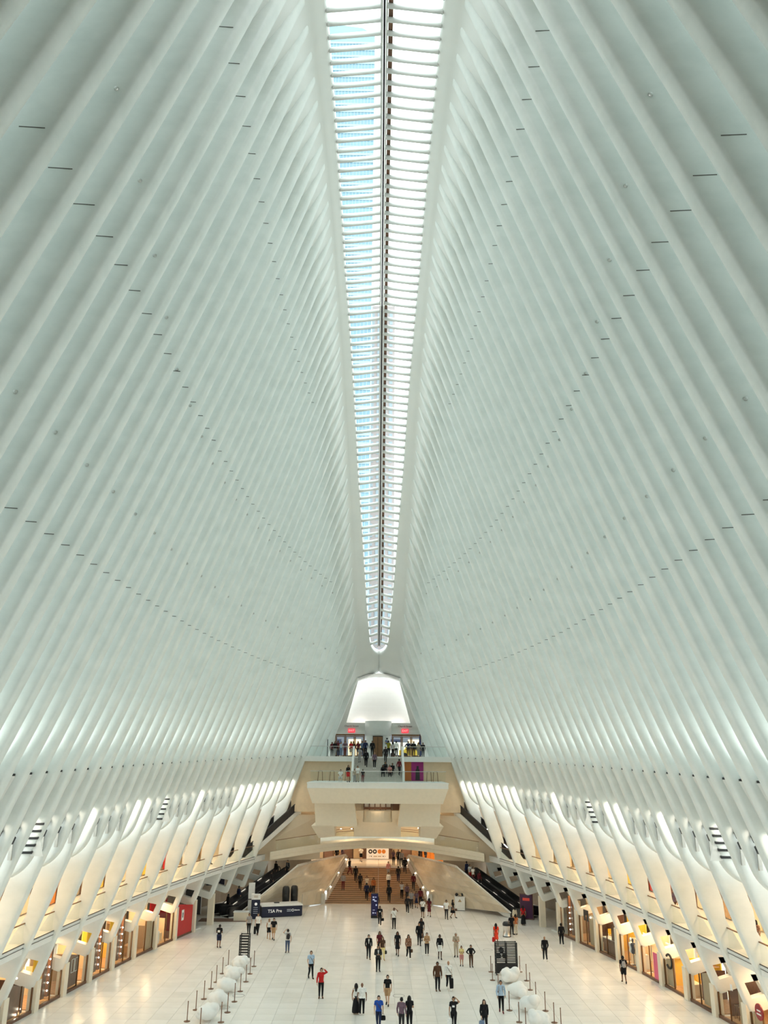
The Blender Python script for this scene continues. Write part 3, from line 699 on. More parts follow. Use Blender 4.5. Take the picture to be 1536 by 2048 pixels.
# canopy soffit between the last ribs and the end wall
rr = []
for k, Y in enumerate((100.6, 101.6, 102.6, YE + 0.1)):
    za = zt(100.7) - 0.05 * k; xa = xt(100.7)
    rr.append([(-7.5, Y, 16.5), (-5.1, Y, 19.6), (-xa - 0.35, Y, za - 0.1), (-xa * 0.5, Y, za + 0.42), (0, Y, za + 0.55), (xa * 0.5, Y, za + 0.42), (xa + 0.35, Y, za - 0.1), (5.1, Y, 19.6), (7.5, Y, 16.5)])
cs = MB().loft(rr, False).build('canopy_soffit', M_SOFFIT, endw, True)
# drum with the lift door in the middle
drum = MB(); drum.lathe([(1.62, 17.95), (1.62, 19.62)], (0, YE - 0.2, 0), 32).build('drum_band', M_END, endw, True)
drum = empty('lift_drum', (-0.05, YE - 0.3, Z_UP), label='round pale lift drum with a bronze door between the exit doors', category='lift')
sh = MB(); rr = []
for a in np.linspace(-PI, 0, 25): rr.append([(1.55 * math.cos(a), 1.55 * math.sin(a) * 0.8, 0), (1.55 * math.cos(a), 1.55 * math.sin(a) * 0.8, 2.6)])
sh.loft(rr, False).build('shaft', M_END, drum, True)
MB().box(-0.62, 0.62, -1.36, -1.2, 0.0, 2.45).build('door_frame', M_BLACK, drum)
for k in (-1, 1): MB().box(min(0.02 * k, 0.56 * k), max(0.02 * k, 0.56 * k), -1.4, -1.34, 0.02, 2.36).build('door_leaf', M_BRONZE, drum)
M_BLUEP = mat('blue_poster', (0.03, 0.10, 0.26), 0.4)
MB().obox((1.12, -1.02, 1.72), (0.20, 0.12, 0), (0.006, -0.01, 0), (0, 0, 0.24)).build('blue_poster', M_BLUEP, drum)
MB().obox((1.12, -1.0, 2.15), (0.09, 0.05, 0), (0.006, -0.01, 0), (0, 0, 0.1)).build('dark_plaque', M_BLACK, drum)
# exit door sets
M_EXIT = mat('exit_red', (0.80, 0.03, 0.05), 0.4, emit=0.9)
for sg, side in ((-1, 'left'), (1, 'right')):
    x0, x1 = (1.72, 5.2)
    ds = empty('door_%d' % (1 if sg < 0 else 2), (sg * (x0 + x1) / 2, YE, Z_UP), kind='structure')
    def X(v): return sg * v - sg * (x0 + x1) / 2
    fr = MB(); 
    for v in (x0, x0 + 1.16, x0 + 2.32, x1): fr.box(X(v) - 0.06, X(v) + 0.06, -0.08, 0.08, 0, 2.7)
    fr.box(-1.8, 1.8, -0.1, 0.1, 2.5, 2.72).build('door_frame', M_BRONZE, ds)
    for k in range(3):
        a, b = sorted((X(x0 + 1.16 * k + 0.08), X(x0 + 1.16 * k + 1.08)))
        lf = MB().box(a, a + 0.07, -0.04, 0.04, 0.05, 2.45).box(b - 0.07, b, -0.04, 0.04, 0.05, 2.45).box(a, b, -0.04, 0.04, 0.05, 0.2).box(a, b, -0.04, 0.04, 2.36, 2.46).build('door_leaf', M_BRONZE, ds)
        MB().add([(a + 0.07, 0, 0.2), (b - 0.07, 0, 0.2), (b - 0.07, 0, 2.36), (a + 0.07, 0, 2.36)], [(0, 1, 2, 3)]).build('pane', M_GLASS, lf)
    xs_ = empty('exit_sign', (sg * 3.28, YE - 0.32, Z_UP + 2.88), label='lit red exit sign above the %s doors of the upper landing' % side, category='sign', group='exit signs')
    MB().box(-0.42, 0.42, -0.05, 0.05, 0.0, 0.46).build('sign_box', M_EXIT, xs_); text('EXIT', 0.34, M_LETW, xs_, (0, -0.06, 0.22))
    text('Church Street', 0.30, M_INK, endw, (sg * 3.3, YE - 0.02, 19.05))
# street outside the doors
st = MB().box(-14, 14, YE + 0.5, YE + 30, Z_UP - 0.3, Z_UP - 0.02).build('street_ground', mat('asphalt', (0.22, 0.22, 0.22), 0.8), kind='structure')
fac = MB().box(-16, 16, YE + 24, YE + 26, Z_UP - 0.3, 23).build('street_building', mat('dark_facade', (0.10, 0.11, 0.13), 0.5), label='dark street building seen through the exit doors', category='building')
for i in range(9):
    for k in range(2): MB().box(-13.5 + i * 3, -11.6 + i * 3, YE + 23.9, YE + 24, Z_UP + 0.3 + 3.4 * k, Z_UP + 2.8 + 3.4 * k).build('window', mat('lit_window', (0.9, 0.62, 0.32), 0.4, emit=0.5) if (i + k) % 3 == 0 else M_NAVY, fac)
van = empty('van', (3.4, YE + 8.0, Z_UP), label='white van parked in the street behind the right exit doors', category='van')
MB().prism([(-2.4, -0.9, 0.35), (2.2, -0.9, 0.35), (2.4, -0.9, 1.1), (1.5, -0.9, 1.9), (-2.4, -0.9, 2.0)], (0, 1.8, 0)).build('body', M_WHITEG, van)
MB().box(1.0, 1.55, -0.93, -0.9, 1.15, 1.7).build('window', M_NAVY, van)
for x in (-1.5, 1.5):
    w = MB().lathe([(0.1, -0.1), (0.34, -0.1), (0.34, 0.1), (0.1, 0.1)], n=14).build('wheel', M_BLACK, van); w.location = (x, -0.85, 0.34); w.rotation_euler = (PI / 2, 0, 0)
taxi = empty('taxi', (4.6, YE + 4.6, Z_UP), label='yellow car in the street close behind the right exit doors', category='car')
MB().prism([(-1.9, -0.8, 0.3), (1.9, -0.8, 0.3), (1.9, -0.8, 0.85), (1.1, -0.8, 0.95), (0.6, -0.8, 1.45), (-0.9, -0.8, 1.45), (-1.3, -0.8, 0.95), (-1.9, -0.8, 0.9)], (0, 1.6, 0)).build('body', M_YELLOW, taxi)
MB().prism([(0.95, -0.82, 0.98), (0.5, -0.82, 1.38), (-0.8, -0.82, 1.38), (-1.1, -0.82, 0.98)], (0, 0.02, 0)).build('window', M_NAVY, taxi)
for x in (-1.2, 1.2):
    w = MB().lathe([(0.1, -0.1), (0.3, -0.1), (0.3, 0.1), (0.1, 0.1)], n=14).build('wheel', M_BLACK, taxi); w.location = (x, -0.75, 0.3); w.rotation_euler = (PI / 2, 0, 0)

# upper landing and its stair
HW = 2.62
ul = MB().box(-9.4, -HW, Y_UP, YE, Z_UP - 0.55, Z_UP).box(HW, 9.4, Y_UP, YE, Z_UP - 0.55, Z_UP).box(-HW, HW, Y_UP + 0.05, YE, Z_UP - 0.55, Z_UP).build('landing_floor', M_WHITE, kind='structure')
bwall = MB().box(-9.6, -HW, Y_UP + 0.5, Y_UP + 0.7, 9.5, Z_UP - 0.5).box(HW, 9.6, Y_UP + 0.5, Y_UP + 0.7, 9.5, Z_UP - 0.5).build('balcony_back_wall', M_TAN, kind='structure')
us = empty('upper_staircase', (0, Y_PL1, Z_PL), label='pale stone stair from the middle balcony up to the upper landing', category='stairs')
NS = 16; rise = (Z_UP - Z_PL) / NS; run = (Y_UP - Y_PL1) / (NS - 1)
for k in range(NS - 1): MB().box(-HW, HW, k * run, Y_UP - Y_PL1 + 0.04, k * rise, (k + 1) * rise).build('step', M_STEPU, us)
for sg in (-1, 1):
    xs_ = sorted((sg * HW, sg * (HW + 0.22)))
    L_, R_ = Y_UP - Y_PL1, Z_UP - Z_PL
    MB().prism([(xs_[0], -0.3, 0), (xs_[0], L_, 0), (xs_[0], L_ + 0.2, R_ + 1.1), (xs_[0], L_ - 0.2, R_ + 1.1), (xs_[0], -0.3, 1.0)], (xs_[1] - xs_[0], 0, 0)).build('parapet', M_WHITE, us)
def balustrade(name, pts, label, posts=True, parent_mat=M_STEEL, seg=1.5):
    p0 = Vector(pts[0]); b = empty(name, p0, label=label, category='balustrade')
    hand = MB(); hand.tube([Vector(p) - p0 + Vector((0, 0, 1.08)) for p in pts], 0.03, 6)
    hand.build('handrail', parent_mat, b)
    for a, c in zip(pts, pts[1:]):
        a, c = Vector(a) - p0, Vector(c) - p0; n = max(1, round((c - a).length / seg))
        for k in range(n):
            q0, q1 = a.lerp(c, k / n + 0.004), a.lerp(c, (k + 1) / n - 0.004); z1 = Vector((0, 0, 1.04)); z0 = Vector((0, 0, 0.03))
            MB().add([q0 + z0, q1 + z0, q1 + z1, q0 + z1], [(0, 1, 2, 3)]).build('glass_panel', M_RAILG, b)
    return b
balustrade('upper_balustrade', [(-8.1, Y_UP + 0.08, Z_UP), (-HW - 0.25, Y_UP + 0.08, Z_UP)], 'glass balustrade on the upper landing to the left of the stair')
balustrade('upper_balustrade', [(HW + 0.25, Y_UP + 0.08, Z_UP), (7.7, Y_UP + 0.08, Z_UP)], 'glass balustrade on the upper landing to the right of the stair')
# middle balcony
XB = 7.12
pl = MB(); pl.box(-XB, XB, Y_PL0, Y_PL1 + 5.2, Z_PL - 0.12, Z_PL).box(-XB + 0.04, XB - 0.04, Y_PL0 + 0.06, Y_PL1 + 5.2, Z_PL - 0.55, Z_PL - 0.12).build('balcony_slab', M_WHITE, kind='structure')
balustrade('balcony_balustrade', [(-XB + 0.3, Y_PL0 + 0.1, Z_PL), (XB - 0.25, Y_PL0 + 0.1, Z_PL)], 'long glass balustrade along the front of the middle balcony', seg=1.7)
# stays and easels on the balcony
for x, y in ((-6.3, 93.2), (-5.0, 93.0), (-3.3, 92.5), (5.6, 93.2), (6.3, 93.0)):
    e = empty('folding_barrier', (x, y, Z_PL), label='thin folding barrier frame standing on the middle balcony, %s' % {-6.3: 'nearest the left end', -5.0: 'second from the left end', -3.3: 'beside the stair on the left', 5.6: 'beside the bright posters', 6.3: 'at the right end'}[x], category='barrier', group='folding barriers on the middle balcony')
    for d in (-1, 1): MB().bar((d * 0.26, 0, 0), (d * 0.2, 0.1, 1.05), 0.05, 0.05).build('leg', M_BRONZE, e)
    MB().bar((-0.2, 0.1, 1.05), (0.2, 0.1, 1.05), 0.05, 0.05).build('top_rail', M_BRONZE, e)
pst = empty('poster_board', (3.95, Y_UP + 0.42, Z_PL), label='orange and magenta poster wall beside the stair on the middle balcony', category='poster')
MB().box(-1.15, -0.22, -0.06, 0.0, 0.05, 2.15).build('orange_poster', mat('poster_orange', (0.45, 0.14, 0.02), 0.4), pst)
mg = MB().box(-0.2, 1.15, -0.06, 0.0, 0.05, 2.15).build('magenta_poster', M_MAGENTA, pst)
MB().prism([(0.25, -0.08, 0.1), (0.75, -0.08, 0.1), (0.72, -0.08, 1.2), (0.62, -0.08, 1.35), (0.62, -0.08, 1.62), (0.38, -0.08, 1.62), (0.38, -0.08, 1.35), (0.28, -0.08, 1.2)], (0, 0.02, 0)).build('printed_figure', M_BLACK, mg)
for x in (-1.15, -0.75, -0.2, 0.3, 0.8, 1.12): MB().box(x, x + 0.03, -0.05, -0.02, 2.15, 2.45).build('hanger', M_BLACK, pst)
flag = empty('flag', (5.05, YE - 1.2, Z_UP), label='dark blue furled flag standing on the upper landing', category='flag')
MB().lathe([(0.16, 0), (0.16, 0.04), (0.03, 0.06)], n=12).build('base', M_BLACK, flag)
MB().lathe([(0.05, 0.1), (0.19, 0.3), (0.18, 1.1), (0.10, 2.0), (0.02, 2.7)], n=10).build('cloth', mat('navy_cloth', (0.015, 0.03, 0.12), 0.8), flag, True)
pole = MB().lathe([(0.18, 0), (0.18, 0.03), (0.045, 0.06), (0.045, 1.85)], n=10).build('signpost', M_BLACK, loc=(-5.75, Y_UP + 0.9, Z_UP), label='thin black post behind the left glass balustrade of the upper landing', category='post')

# sculpted support below the middle balcony
core = MB()
core.prism([(-XB + 0.05, Y_PL0 + 0.08, Z_PL - 0.55), (XB - 0.05, Y_PL0 + 0.08, Z_PL - 0.55), (XB - 0.55, Y_PL0 + 0.9, 10.78), (-XB + 0.55, Y_PL0 + 0.9, 10.78)], (0, 9.0, 0))
def cz(Y): return Y
Yc = 89.0
for sg in (-1, 1):
    core.prism([(sg * 6.55, Yc, 10.8), (sg * 2.40, Yc, 10.8), (sg * 2.08, Yc, 8.45), (sg * 6.35, Yc, 8.45)], (0, 6.0, 0))
    core.add([(sg * 6.8, Yc - 0.05, 8.5), (sg * 4.45, Yc - 0.05, 8.5), (sg * 4.45, Yc + 2.2, 7.3), (sg * 6.15, Yc + 2.2, 7.15), (sg * 6.8, Yc + 5, 8.5), (sg * 4.45, Yc + 5, 8.5), (sg * 4.45, Yc + 5, 7.3), (sg * 6.15, Yc + 5, 7.15)], [(0, 1, 2, 3), (0, 3, 7, 4), (1, 5, 6, 2), (3, 2, 6, 7), (0, 4, 5, 1), (4, 7, 6, 5)])
corew = core.build('balcony_support', M_WARM_WHITE, kind='structure')
rec = MB(); rec.box(-2.5, 2.5, 92.6, 92.8, 7.2, 10.9)
rr = []
for a in np.linspace(0, PI, 15): rr.append([(-1.55 * math.cos(a), 91.6 - 0.9 * math.sin(a), 8.75), (-1.55 * math.cos(a), 91.6 - 0.9 * math.sin(a), 9.85)])
rec.loft(rr, False).box(-2.4, -1.5, 90.9, 91.6, 9.1, 9.9).box(1.5, 2.4, 90.9, 91.6, 9.1, 9.9)
rec.build('recess_parapet', M_WARM_WHITE, corew)
MB().box(-1.45, 1.45, 92.4, 92.55, 9.9, 10.85).build('window_3', M_WHITEG, kind='structure')
for i in range(6): MB().box(-1.5 + i * 0.58, -1.4 + i * 0.58, 92.25, 92.4, 9.9, 10.85).build('mullion', M_DWOOD, corew)
MB().box(-1.5, 1.5, 92.2, 92.4, 9.95, 10.2).build('mullion', M_DWOOD, corew); MB().box(1.6, 2.3, 92.3, 92.45, 9.9, 10.85).build('mullion', M_BROWN, corew); MB().box(-2.3, -1.75, 92.3, 92.45, 10.5, 10.85).build('mullion', M_BROWN, corew)
lamp('recess_lamp', (0, 90.6, 10.6), 0.6, 25, WARM2)
# walls that close the view beside and below the support
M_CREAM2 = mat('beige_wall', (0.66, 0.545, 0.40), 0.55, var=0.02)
ws = MB(); 
ws.box(-9.0, 9.0, 100.4, 100.6, 6.6, 12.3)
for sg in (-1, 1):
    ws.prism([(sg * 6.3, 96.2, 4.6), (sg * 13.6, 93.4, 4.6), (sg * 13.6, 93.4, 5.6), (sg * 8.75, 95.6, 9.15), (sg * 6.3, 96.2, 9.15)], (0, 0.25, 0))
wallm = ws.build('wall_middle', M_CREAM2, kind='structure')
for sg in (-1, 1):
    MB().prism([(sg * 9.0, 100.6, 9.9), (sg * 18, 96, 9.9), (sg * 18, 96, 14.5), (sg * 9.0, 100.6, 14.5)], (0, 0.3, 0)).build('side_wall', M_WHITE, wallm)
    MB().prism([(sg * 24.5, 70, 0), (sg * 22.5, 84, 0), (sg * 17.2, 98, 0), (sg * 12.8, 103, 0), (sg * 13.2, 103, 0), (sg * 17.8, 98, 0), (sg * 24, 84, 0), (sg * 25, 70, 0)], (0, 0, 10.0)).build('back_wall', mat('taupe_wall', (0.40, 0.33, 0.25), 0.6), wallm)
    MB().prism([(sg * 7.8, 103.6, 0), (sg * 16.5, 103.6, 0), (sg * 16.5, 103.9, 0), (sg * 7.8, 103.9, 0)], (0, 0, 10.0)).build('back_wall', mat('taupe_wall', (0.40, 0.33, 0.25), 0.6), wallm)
    lp = MB().box(-0.9, 0.9, -0.25, 0.25, 0, 0.08).build('ceiling_light', mat('lit_panel', (1, 0.97, 0.9), emit=3.0), loc=(sg * 8.3, 97.0, 12.55), label='bright white ceiling light strip beside the %s end of the middle balcony' % ('left' if sg < 0 else 'right'), category='light', group='light strips beside the balcony')
    lamp('landing_lamp', (sg * 9.2, 97.2, 12.4), 0.8, 60, WARM2)
    lamp('landing_lamp', (sg * 12.5, 92.0, 9.0), 0.8, 30, WARM2)

# bridge
BX = 10.9
def by(x): return 93.4 + 3.6 * math.cos(x / BX * PI / 2) 
def bz(x): return 5.62 + 0.85 * math.cos(x / BX * PI / 2)
rr = []
for x in np.linspace(-BX - 0.5, BX + 0.5, 41):
    y, z = by(x), bz(x); rr.append([(x, y, z - 0.80), (x, y + 3.2, z - 0.80), (x, y + 3.2, z), (x, y + 0.03, z), (x, y, z - 0.05), (x, y, z - 0.42), (x, y + 0.03, z - 0.44), (x, y + 0.03, z - 0.46), (x, y, z - 0.48)])
MB().loft(rr, True, True).build('bridge_deck', M_WARM_WHITE, kind='structure')
for off, lab in ((0.08, 'front glass balustrade of the curved bridge over the stair foot'), (3.1, 'rear glass balustrade of the curved bridge under the balcony support')):
    pts = [(x, by(x) + off, bz(x)) for x in np.linspace(-BX, BX, 17)]
    balustrade('bridge_balustrade', pts, lab, parent_mat=M_BRONZE, seg=1.4)
for x in (-3.4, -2.4, -1.9, 0.4, 1.8, 2.2, 2.6, 4.4): lamp('bridge_lamp', (x, 98.6, 8.0), 0.25, 30, WARM2) if x in (-3.4, 1.8, 4.4) else None
# glints: small ceiling spots above the bridge
for k, x in enumerate((-5.1, -4.1, -2.9, -0.2, 1.9, 2.5, 4.6, 5.6)):
    MB().lathe([(0.02, 0), (0.07, 0), (0.07, 0.05), (0.02, 0.05)], n=10).build('downlight', M_BULB, corew, loc=(x, 97.6, 7.55 + 0.03 * k))

# ------------------------------------------------------------------ lower stair, marble cheeks, concourse
NST = 20; SR = Z_LAND / NST; SRUN = 0.38
st = empty('grand_staircase', (0, Y_ST0, 0), label='wide brown stone stair climbing from the hall floor to the concourse', category='stairs')
def st_hw(k): return lerp(5.75, 3.75, k / (NST - 1))
Y_TOP = Y_ST0 + SRUN * (NST - 1)
for k in range(NST - 1):
    w, w1 = st_hw(k), st_hw(NST - 1)
    MB().prism([(-w, k * SRUN, k * SR), (w, k * SRUN, k * SR), (w1, Y_TOP - Y_ST0 + 0.02, k * SR), (-w1, Y_TOP - Y_ST0 + 0.02, k * SR)], (0, 0, SR)).build('step', M_STEP, st)
    MB().box(-w, w, k * SRUN - 0.004, k * SRUN + 0.05, (k + 1) * SR - 0.05, (k + 1) * SR + 0.004).build('nosing', mat('nosing_dark', (0.15, 0.075, 0.04), 0.6), st)
for x in (0.15,):
    q = MB()
    for y, z in ((0.6, 0.3), (3.6, 1.5), (6.9, 2.85)): q.bar((x, y, z), (x, y, z + 0.95), 0.05, 0.05)
    q.build('centre_post', M_STEEL, st); MB().bar((x, 0.4, 1.1), (x, 7.0, 3.75), 0.05, 0.05).build('centre_handrail', M_STEEL, st)
conc = MB().box(-12, 12, Y_TOP - 0.02, 115, Z_LAND - 0.4, Z_LAND).build('concourse_floor', M_FLOOR, kind='structure')
MB().box(-14, 14, 98.5, 115, 5.75, 6.0).build('concourse_ceiling', M_CREAM2, kind='structure')
cw = MB().box(-13, 13, 112.6, 112.9, Z_LAND, 5.8).build('concourse_wall', M_BROWN, kind='structure')
for i, x in enumerate(np.arange(-10, 10.1, 1.25)):
    if abs(x) < 1.9: continue
    MB().box(x - 0.55, x + 0.55, 112.4, 112.6, Z_LAND + 0.05, 5.4).build('shop_panel', [M_WOOD, M_DWOOD, M_TAUPE, M_BROWN][i % 4], cw)
for x in (-6.6, -3.9, 3.6): MB().box(x - 0.6, x + 0.6, 112.2, 112.4, 4.55, 4.68).build('lit_strip', M_BULB, cw)
for x in (-7.5, -3.2, 0.2, 3.5, 7.5): lamp('concourse_lamp', (x, 108.5, 5.65), 1.0, P_HALL * 0.9, WARM)
for x in (-4.5, 0, 4.5): lamp('stairfoot_lamp', (x, 99.3, 5.6), 0.6, 70, WARM2)
ow = empty('orange_hoarding', (7.2, 110.2, Z_LAND), label='orange hoarding of three boards with dark marks behind the marble cheek', category='hoarding')
for k in range(3):
    b = MB().box(-1.5 + k * 1.0, -0.53 + k * 1.0, -0.04, 0.04, 0, 2.3).build('board', M_ORANGE, ow)
    for j in range(3): MB().lathe([(0.02, -0.01), (0.18 - 0.04 * j, -0.01), (0.18 - 0.04 * j, 0.01), (0.02, 0.01)], (0, 0, 0), 12).build('round_mark', M_DWOOD, b, loc=(-1.0 + k * 1.0, -0.05, 1.75 - 0.42 * j), ).rotation_euler = (PI / 2, 0, 0)
sg_ = empty('wayfinding_board', (0.05, 112.0, Z_LAND), label='white wayfinding board with two black and two orange roundels behind the stair', category='sign')
MB().box(-1.42, 1.42, -0.05, 0.05, 0.05, 2.3).build('panel', M_SIGNLIT, sg_)
for k, (x, m_) in enumerate(((-0.92, M_INK), (-0.36, M_INK), (0.24, M_ORANGE), (0.78, M_ORANGE))):
    q = MB(); q.ringed(0.12, 0.26, -0.01, 0.02, 20) if k < 2 else q.lathe([(0.02, -0.01), (0.25, -0.01), (0.25, 0.02), (0.02, 0.02)], n=20)
    q = q.build('roundel', m_, sg_, loc=(x, -0.06, 0.92)); q.rotation_euler = (PI / 2, 0, 0)
for x, w in ((-1.02, 0.03), (-0.8, 0.07), (-0.3, 0.22), (0.25, 0.2), (0.72, 0.07), (0.95, 0.03)): MB().box(x - w, x + w, -0.065, -0.05, 0.30, 0.40).build('printed_rule', M_TAUPE if w > 0.1 else M_INK, sg_)

# marble cheek walls: a swept patch of slabs between floor, stair parapet, top edge and escalator
for sg, side in ((-1, 'left'), (1, 'right')):
    P0, P2 = Vector((13.35, 88.7, 0.0)), Vector((5.85, 96.95, 0.0))
    T1, T2 = Vector((8.5, 93.6, 4.15)), Vector((3.80, Y_TOP + 0.3, 4.15))
    def bottom(s): p = P0.lerp(P2, s); p.y -= 0.0; p.x += 0.25 * math.sin(PI * s); return p
    def top(s): p = T1.lerp(T2, s); p.x += 0.35 * math.sin(PI * s); return p
    def leftE(t):     # escalator edge P0 -> T1
        return P0.lerp(T1, t) + Vector((0, 0, 0.50 * (1 - t)))
    def rightE(t):    # stair parapet P2 -> T2
        p = P2.lerp(T2, t); p.z = min(4.15, 1.0 * min(1, t / 0.06) + 3.15 * t) if t > 0 else 0; return p
    def patch(s, t):
        a = bottom(s).lerp(top(s), t); b = leftE(t).lerp(rightE(t), s)
        c = (P0 * (1 - s) + P2 * s) * (1 - t) + (T1 * (1 - s) + T2 * s) * t
        w = 0.85 * math.sin(PI * s) ** 0.7 * math.sin(PI * t)
        return a + b - c + Vector((-0.72 * w, -0.69 * w, 0))
    ck = MB()
    N1, N2 = 28, 14
    grid = [[patch(i / N1, j / N2) + Vector((0, 0.06, 0)) for i in range(N1 + 1)] for j in range(N2 + 1)]
    ck.loft([[(sg * p.x, p.y, p.z) for p in r] for r in grid], False)
    # cap along the top edge, stair parapet and newel
    capm = [top(i / 14) for i in range(15)]
    ck.tube([(sg * p.x, p.y + 0.1, p.z + 0.03) for p in capm], 0.13, 6)
    ck.tube([(sg * p.x, p.y + 0.08, p.z + 0.02) for p in [leftE(i / 10) for i in range(11)]], 0.10, 6)
    par = [rightE(j / 14) for j in range(1, 15)]
    ck.loft([[(sg * (p.x + 0.10), p.y, p.z + 0.02), (sg * (p.x - 0.2), p.y, p.z + 0.02), (sg * (p.x - 0.2), p.y, max(0, p.z - 1.3))] for p in par], False)
    ck.box(min(sg * 5.65, sg * 6.05), max(sg * 5.65, sg * 6.05), 96.75, 97.3, 0, 1.05)
    cheek = ck.build('marble_cheek_' + side, M_JOINT, kind='structure')
    ML = [mat('marble_slab_%d' % k, [(0.72, 0.62, 0.475), (0.66, 0.56, 0.42), (0.745, 0.65, 0.51)][k], 0.22, var=0.08, scale=1.1) for k in range(3)]
    nr, nc = 6, 9
    for j in range(nr):
        sh = 0.5 if j % 2 else 0.0
        for i in range(-1, nc):
            s0, s1 = max(0, (i + sh) / nc), min(1, (i + 1 + sh) / nc)
            if s1 - s0 < 0.02: continue
            e = 0.0012; vs = []; fs = []
            for b in range(4):
                for a in range(5): p = patch(lerp(s0 + e, s1 - e, a / 4), lerp(j / nr + 0.003, (j + 1) / nr - 0.003, b / 3)); vs.append((sg * p.x, p.y - 0.012, p.z))
            for b in range(3):
                for a in range(4): fs.append((b * 5 + a, b * 5 + a + 1, (b + 1) * 5 + a + 1, (b + 1) * 5 + a))
            MB().add(vs, fs).build('marble_slab', random.choice(ML), cheek, True)
    MB().tube([(sg * (p.x - 0.28), p.y, p.z - 0.08) for p in par], 0.035, 6).build('stair_handrail', M_STEEL, cheek)
    for j in (2, 7, 12):
        p = par[j]; MB().box(-0.05, 0.05, -0.05, 0.05, -0.1, 0.0).build('rail_light', M_BULB, cheek, loc=(sg * (p.x - 0.28), p.y, p.z - 0.12))

# ------------------------------------------------------------------ escalators
def escalator(a, b, label, wide=0.56, flat=1.1, top=0.25):
    a, b = Vector(a), Vector(b); d = Vector((b.x - a.x, b.y - a.y, 0)); run = d.length; d.normalize(); sd = Vector((d.y, -d.x, 0)); h = b.z - a.z
    e = empty('escalator', a, label=label, category='escalator', group='escalators')
    def Q(s, k, z): p = d * s + sd * k; return (p.x, p.y, z)
    def zs(s):
        if s <= 0: return 0.0
        if s >= run: return h
        return h * s / run
    S = [-flat, -0.3, 0.0] + [run * i / 10 for i in range(1, 10)] + [run, run + 0.3, run + top]
    tr = MB(); 
    for k0, k1 in ((-wide - 0.12, -wide), (wide, wide + 0.12)):
        tr.loft([[Q(s, k0, zs(s) - 0.55 if zs(s) - 0.55 > -0.02 - a.z else -0.02 - a.z * 0), Q(s, k1, zs(s) - 0.55 if s > 1.0 else -0.02), Q(s, k1, zs(s) + 0.06), Q(s, k0, zs(s) + 0.06)] for s in S], True, True)
    tr.build('truss_side', M_WHITE, e)
    ns = int(run / 0.42)
    stp = MB()
    for i in range(ns):
        s = run * i / ns; stp.obox(Vector(Q(s + run / ns / 2, 0, zs(s + run / ns) - 0.12)), d * run / ns / 2, sd * (wide - 0.02), (0, 0, 0.12))
    stp.build('steps', M_DARK, e)
    MB().loft([[Q(s, -wide, zs(s) - 0.03), Q(s, wide, zs(s) - 0.03)] for s in (-flat, 0)], False).loft([[Q(s, -wide, h + 0.01), Q(s, wide, h + 0.01)] for s in (run, run + top)], False).build('comb_plate', M_STEEL, e)
    for k in (-wide - 0.06, wide + 0.06):
        MB().loft([[Q(s, k, zs(s) + 0.05), Q(s, k, zs(s) + 0.85)] for s in S], False).build('glass_side', mat('smoked_glass_side', (0.03, 0.028, 0.03), 0.12, spec=0.6), e)
        pts = [Q(s, k, zs(s) + 0.9) for s in S]
        lo = [Q(-flat - 0.26 * math.sin(t), k, 0.9 - 0.32 * (1 - math.cos(t))) for t in np.linspace(0.3, PI, 7)][::-1]
        hi = [Q(run + top + 0.26 * math.sin(t), k, h + 0.9 - 0.32 * (1 - math.cos(t))) for t in np.linspace(0.3, PI, 7)]
        MB().tube(lo + pts + hi, 0.05, 6).build('handrail', M_BLACK, e)
        MB().loft([[Q(s, k - 0.07, zs(s) + 0.08), Q(s, k + 0.07, zs(s) + 0.08)] for s in S], False).build('skirt_trim', M_STEEL, e)
    for i in range(3):
        s = run * (0.2 + 0.3 * i); MB().obox(Vector(Q(s, wide + 0.0, zs(s) + 0.25)), d * 0.25 + Vector((0, 0, h / run * 0.25)), sd * 0.015, (0, 0, 0.06)).build('skirt_light', M_BULB, e)
    return e
for sg, side in ((-1, 'left'), (1, 'right')):
    n = Vector((sg * 0.707, 0.707, 0)); 
    for k, w in ((1.05, 'inner'), (2.5, 'outer')):
        a = Vector((sg * 13.5, 88.6, 0.03)) + n * k; b = Vector((sg * 8.7, 93.6, Z_LAND - 0.05)) + n * k
        escalator(a, b, 'lower %s escalator, the one %s the marble cheek wall' % (side, 'against' if w == 'inner' else 'further from'))
    a = Vector((sg * 14.2, 91.2, z2(90) + 0.02)); b = Vector((sg * 9.2, 96.4, 9.75))
    escalator(a, b, 'upper %s escalator rising behind the rib feet to the small landing' % side)
    MB().prism([(sg * 7.1, 96.3, 9.2), (sg * 9.7, 96.3, 9.2), (sg * 9.7, 101, 9.2), (sg * 7.1, 101, 9.2)], (0, 0, 0.55)).build('landing_slab', M_BROWN if False else M_TAN, kind='structure')
    balustrade('landing_balustrade', [(sg * 7.2, 96.4, 9.75), (sg * 8.3, 96.4, 9.75)], 'short glass balustrade at the top of the upper %s escalator' % side, parent_mat=M_BLACK, seg=1.0)
# dark carpet pad under the left escalators' foot
MB().box(-17.2, -12.6, 86.2, 88.0, 0.0, 0.012).build('entrance_mat', mat('brown_mat', (0.16, 0.095, 0.07), 0.9), label='dark brown mat at the foot of the left lower escalators', category='mat')

# ------------------------------------------------------------------ things on the hall floor
def G(o, **kw):
    for k, v in kw.items(): o[k] = v
    return o
